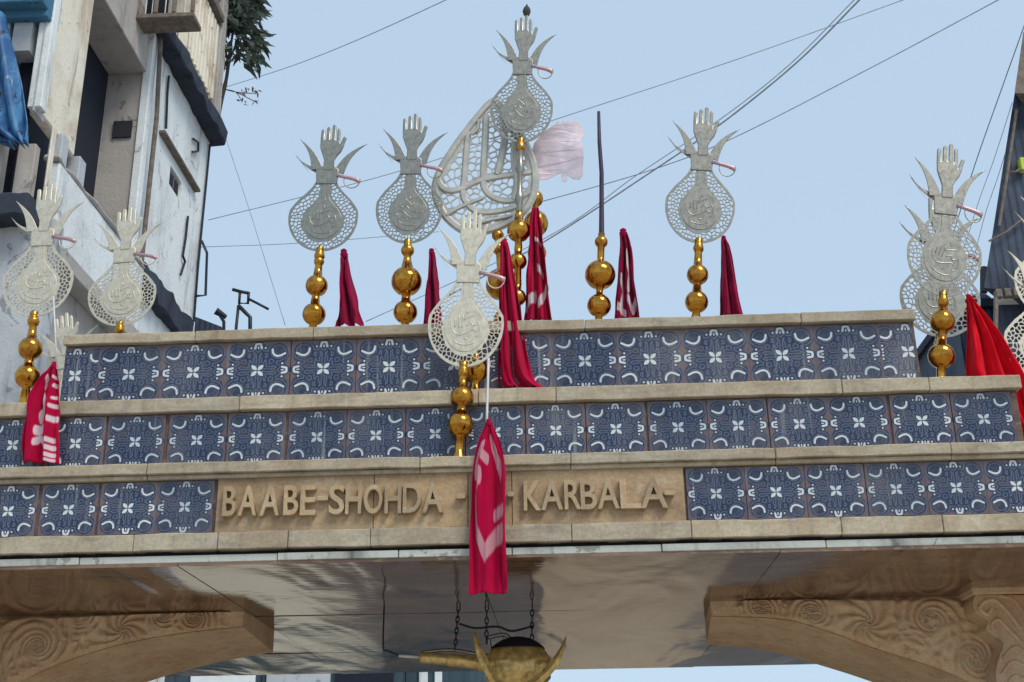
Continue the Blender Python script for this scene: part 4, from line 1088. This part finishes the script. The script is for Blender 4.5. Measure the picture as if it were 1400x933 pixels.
# plant rooted on the ledge of the building
yp = yF + .1
base = at_y(299, 160, yp)
tree = tag(empty('wall_plant', base), 'dark leafy plant sprouting from the upper ledge of the building', 'plant')
T = lambda px, py, dy=0: at_y(px, py, yp + dy) - base
mb = MB()
mb.tube(smoothpts([T(297, 165), T(303, 135), T(309, 110), T(312, 90), T(316, 60), T(322, 20)], 4), [.035] * 8 + [.028] * 8 + [.02] * 5, 7)
for e in ((345, 70), (355, 55), (340, 30), (300, 30), (350, 10), (335, 85), (300, 60)):
    mb.tube(smoothpts([T(312, 88), T((312 + e[0]) / 2, (80 + e[1]) / 2 - 4), T(*e)], 4), .012, 5)
for e in ((345, 128), (330, 138), (350, 140)): mb.tube(smoothpts([T(306, 122), T(322, 126), T(*e)], 4), .007, 5)
link('stem', mesh('stem', mb.v, mb.f, True), M['bark'], tree)
def leaves(name, mat, blobs, seed, size):
    r = random.Random(seed); v = []; f = []
    for cx, cy, rx, ry, n in blobs:
        for _ in range(n):
            while True:
                a, b = r.uniform(-1, 1), r.uniform(-1, 1)
                if a * a + b * b < 1: break
            c = T(cx + a * rx, cy + b * ry, r.uniform(-.5, .5)); L = size * r.uniform(.6, 1.4)
            d = Vector((r.uniform(-.3, 1), r.uniform(-.6, .6), r.uniform(-.9, .1))).normalized(); s_ = d.cross(Vector((r.uniform(-.4, .4), 1, r.uniform(-.4, .4)))).normalized()
            k_ = len(v); v += [c, c + d * L * .4 + s_ * L * .13, c + d * L, c + d * L * .4 - s_ * L * .13]; f.append((k_, k_ + 1, k_ + 2, k_ + 3))
    link(name, mesh(name, v, f), mat, tree)
leaves('crown', M['leaf'], [(322, 4, 37, 30, 620), (300, 22, 16, 24, 110), (338, 58, 22, 22, 110), (342, 82, 14, 12, 34), (303, 70, 9, 18, 30), (354, 52, 9, 14, 22)], 4, .24)
leaves('dry_spray', M['leaf_dry'], [(337, 130, 18, 14, 26)], 6, .10)

# ------------------------------------------------------------------ dark building at the other side
XQ = 6.4
rb = tag(empty('dark_building', (XQ + 1, 10, 0)), 'dark blue sheeted building behind the scarlet flag', 'building')
def rchild(mb, name, mat, bevel=0):
    o = mb.build(name, mat, None, False, bevel); o.data.transform(Matrix.Translation(-Vector((XQ + 1, 10, 0)))); o.parent = rb; return o
def rpoly(name, mat, pts, Y, depth):
    v = [at_y(a, b, Y) for a, b in pts]; return rchild(MB().prism(v, (depth * .75, depth, 0)), name, mat)
YR = 6.0
rpoly('upper_storey', M['darkwall'], [(1387, 129), (1374, 210), (1360, 300), (1345, 394), (1480, 404), (1480, 60), (1402, 45)], YR, 6)
rpoly('upper_storey', M['wood'], [(1399, 44), (1387, 127), (1398, 128), (1480, 128), (1480, 20)], YR - .3, .3)
rpoly('lower_wall', M['darkwall'], [(1362, 395), (1362, 620), (1500, 620), (1500, 400)], YR + .6, 4)
gz = at_y(1362, 619, YR + .6).z; gx = at_y(1362, 619, YR + .6).x
rchild(MB().box(gx, gx + 4, YR + .6, YR + 4.6, 0, gz), 'lower_wall', M['darkwall'])
for i in range(6):
    a = 1368 + i * 2.6; p0, p1 = at_y(a, 498, YR + .5), at_y(a, 452, YR + .5)
    rchild(MB().tube([p0, p1], .018, 6), 'window_bar', M['rod'])
rpoly('window_shade', M['darkwall'], [(1380, 505), (1397, 478), (1384, 450), (1366, 440), (1364, 505)], YR + .3, .18)
p0 = at_y(1364, 408, YR + .4); rchild(MB().box(p0.x, p0.x + .3, YR + .3, YR + .5, p0.z - .05, p0.z), 'pipe_end', M['rod'])
for px0, py0, px1, py1, r_ in ((1390, 150, 1366, 310, .02), (1400, 228, 1378, 236, .016), (1398, 300, 1352, 330, .014), (1362, 400, 1360, 520, .03)):
    rchild(MB().tube([at_y(px0, py0, YR - .06), at_y((px0 + px1) / 2, (py0 + py1) / 2 + 3, YR - .08), at_y(px1, py1, YR - .06)], r_, 6), 'cable', M['wood'])
q = at_y(1397, 226, YR - .05); M['lime'] = plain('lime_plastic', lin(190, 210, 60), .4); rchild(MB().box(q.x - .03, q.x + .03, q.y - .05, q.y + .06, q.z - .09, q.z + .09), 'lime_plate', M['lime'], .01)  # small lamp without emission; its glow is put into the lime colour
for k_ in range(4):
    q = at_y(1364 + k_ * 12, 404 - k_, YR - .03); rchild(MB().box(q.x - .04, q.x + .04, YR - .1, YR - .001, q.z - .05, q.z + .06), 'rafter_end', M['wood'], .01)
# water tank on a lower roof
tk = at_y(1344, 440, YR + 3.2)
tank = MB(); rr_ = 17 * mpp(tk)
tank.lathe([(rr_ * .95, 0), (rr_, .1), (rr_, rr_ * 1.5), (rr_ * .9, rr_ * 1.9), (rr_ * .6, rr_ * 2.25), (rr_ * .25, rr_ * 2.35), (.05, rr_ * 2.4)], 24)
to = tank.build('water_tank', M['darkwall'], None, True); to.location = tk; tag(to, 'dark domed water tank on the low roof behind the scarlet flag', 'water tank')
sh = at_y(1318, 440, YR + 2.6)
lowb = tag(empty('low_house', (sh.x + 1, YR + 4, 0)), 'low dark house with flat roof carrying the water tank', 'house')
def lchild(mb, name, mat):
    o = mb.build(name, mat); o.data.transform(Matrix.Translation(-Vector((sh.x + 1, YR + 4, 0)))); o.parent = lowb; return o
a = at_y(1310, 442, YR + 2.4); b = at_y(1324, 442, YR + 2.4)
lchild(MB().box(a.x, a.x + 3.2, YR + 2.4, YR + 6.0, 0, tk.z - .12), 'wall', M['darkwall'])
lchild(MB().box(a.x - .06, a.x + 3.3, YR + 2.3, YR + 6.1, tk.z - .119, tk.z), 'flat_roof', M['slab'])
lchild(MB().tube([at_y(1345, 400, YR + 4.5), at_y(1345, 366, YR + 4.5)], .06, 8), 'vent_pipe', M['dark_metal'])

# ------------------------------------------------------------------ street beyond the gate
def far_house(label, x0, x1, y0, y1, h, mat, wins):
    e = tag(empty('far_house', ((x0 + x1) / 2, y0, 0)), label, 'house')
    def ch(mb, name, mt, par=e):
        o = mb.build(name, mt); o.data.transform(Matrix.Translation(-e.location)); o.parent = par; return o
    ch(MB().box(x0, x1, y0, y1, 0, h), 'wall', mat)
    ch(MB().box(x0 - .2, x1 + .2, y0 - .2, y1 + .2, h + .001, h + .25), 'roof', M['slab'])
    for (wx0, wx1, z0, z1, mt) in wins:
        o = ch(MB().box(wx0, wx1, y0 - .08, y0 - .003, z0, z1), 'window', M['glass'] if mt is None else mt)
    return e
Yf = 30
fx = lambda px, Y=Yf: at_y(px, 925, Y).x
far_house('teal and white shopfront house glimpsed under the arch', fx(150), fx(352), Yf, Yf + 8, 7.5, M['far_teal'], [(fx(262), fx(352) - .05, 3.5, 6.4, M['wall']), (fx(205), fx(240), 3.5, 6.4, None)])
far_house('blue grey house glimpsed under the arch behind the brass spout', fx(353), fx(548), Yf + .5, Yf + 8, 8.0, M['far_teal'], [(fx(455), fx(535), 3.2, 6.6, M['navy']), (fx(360), fx(448), 3.3, 6.5, M['wall_grey'])])
far_house('narrow teal house with white shutters glimpsed beside the brass emblem', fx(549), fx(640), Yf + 1, Yf + 9, 7.4, M['far_teal'], [(fx(568), fx(580), 3.2, 6.4, M['wall']), (fx(590), fx(600), 3.2, 6.4, M['wall'])])

# ------------------------------------------------------------------ aerials on the roofline beyond
ya = 12
ab = at_y(325, 470, ya)
ae = tag(empty('antenna', ab), 'bent rooftop aerial of thin dark bars above the tiled parapet', 'antenna')
A = lambda px, py: at_y(px, py, ya) - ab
mb = MB()
mb.tube([A(322, 475), A(323, 447), A(326, 418)], .028, 6); link('mast', mesh('mast', mb.v, mb.f, True), M['dark_metal'], ae)
for pts, r_ in (([(318, 396), (329, 399), (340, 401)], .032), ([(328, 400), (327, 415), (339, 415), (340, 400)], .028), ([(340, 409), (352, 415), (367, 423)], .024), ([(326, 418), (335, 427), (342, 434), (342, 475)], .036)):
    mb = MB().tube([A(a, b) for a, b in pts], r_, 6); link('boom', mesh('boom', mb.v, mb.f, True), M['dark_metal'], ae)
rfz = at_y(270, 432, ya + .5)
lr = tag(MB().prism([at_y(264, 432, ya + .5), at_y(303, 447, ya + .5), at_y(303, 470, ya + .5), at_y(240, 470, ya + .5)], (0, 3, 0)).build('sloping_roof', M['darkwall']), 'small dark sloping roof end showing above the parapet beside the wall', 'roof')
db = at_y(305, 470, ya)
d2 = tag(empty('antenna', db), 'small dark floodlight like aerial beside the sloping roof', 'antenna')
mb = MB().tube([at_y(306, 470, ya) - db, at_y(306, 440, ya) - db, at_y(300, 430, ya) - db], .03, 6); link('mast', mesh('mast', mb.v, mb.f), M['dark_metal'], d2)
q = at_y(301, 430, ya) - db; mb = MB().tube([q + Vector((-.07, -.05, .05)), q + Vector((.1, .05, -.04))], [.07, .04], 8); link('head', mesh('head', mb.v, mb.f), M['dark_metal'], d2)

# ------------------------------------------------------------------ overhead cables
def cable(pts, Y0, Y1, wpx, label):
    n = len(pts); P_ = [at_y(a, b, Y0 + (Y1 - Y0) * i / (n - 1)) for i, (a, b) in enumerate(pts)]
    r_ = wpx / 2 * mpp(P_[n // 2]); loc = P_[0]
    mb = MB().tube([p - loc for p in smoothpts(P_, 8)], r_, 6)
    o = link('overhead_cable', mesh('overhead_cable', mb.v, mb.f, True), M['wire']); o.location = loc
    tag(o, label, 'cable', 'overhead cables')
cable([(640, -14), (500, 50), (400, 90), (300, 122)], 6, 14, 1.1, 'thin overhead cable running down to the plant on the building')
cable([(1300, -24), (1235, 0), (1000, 84), (770, 160), (540, 236), (285, 301)], 9, 12, 1.2, 'long overhead cable passing behind the hands of two standards to the building')
cable([(1205, -30), (1175, 0), (1090, 85), (985, 170), (880, 242), (745, 330), (600, 412)], 8, 14, 2.4, 'thickest overhead cable of the pair slanting behind the lone standard')
cable([(1200, -30), (1168, 0), (1080, 88), (985, 163), (870, 240), (745, 326), (500, 440)], 8.2, 14.2, 1.3, 'thinner overhead cable twisted alongside the thickest cable')
cable([(1400, -18), (1365, 0), (1200, 88), (1000, 190), (880, 236), (740, 276)], 10, 15, 1.5, 'overhead cable crossing low over the lone standard toward the pennant')
cable([(275, 338), (420, 332), (600, 317)], 12, 12, 1.1, 'level cable strung from the building behind the paired standards')
cable([(309, 190), (345, 300), (390, 445)], 12, 12.5, 1.0, 'thin drop cable hanging from the sooty ledge past the aerial')
cable([(1403, 28), (1370, 120), (1332, 228), (1300, 330)], 7, 12, 1.4, 'cable from the dark building down behind the right hand standard fingers')
cable([(1384, 140), (1360, 215), (1335, 285), (1300, 400)], 7, 12, .8, 'faint cable nearest the dark building wall, upper')
cable([(1388, 165), (1365, 240), (1345, 300), (1320, 400)], 7, 12, .8, 'faint cable nearest the dark building wall, lower')
cable([(1240, 600), (1180, 640)], 12, 12.2, .5, 'short cable hidden behind the tiles') if False else None
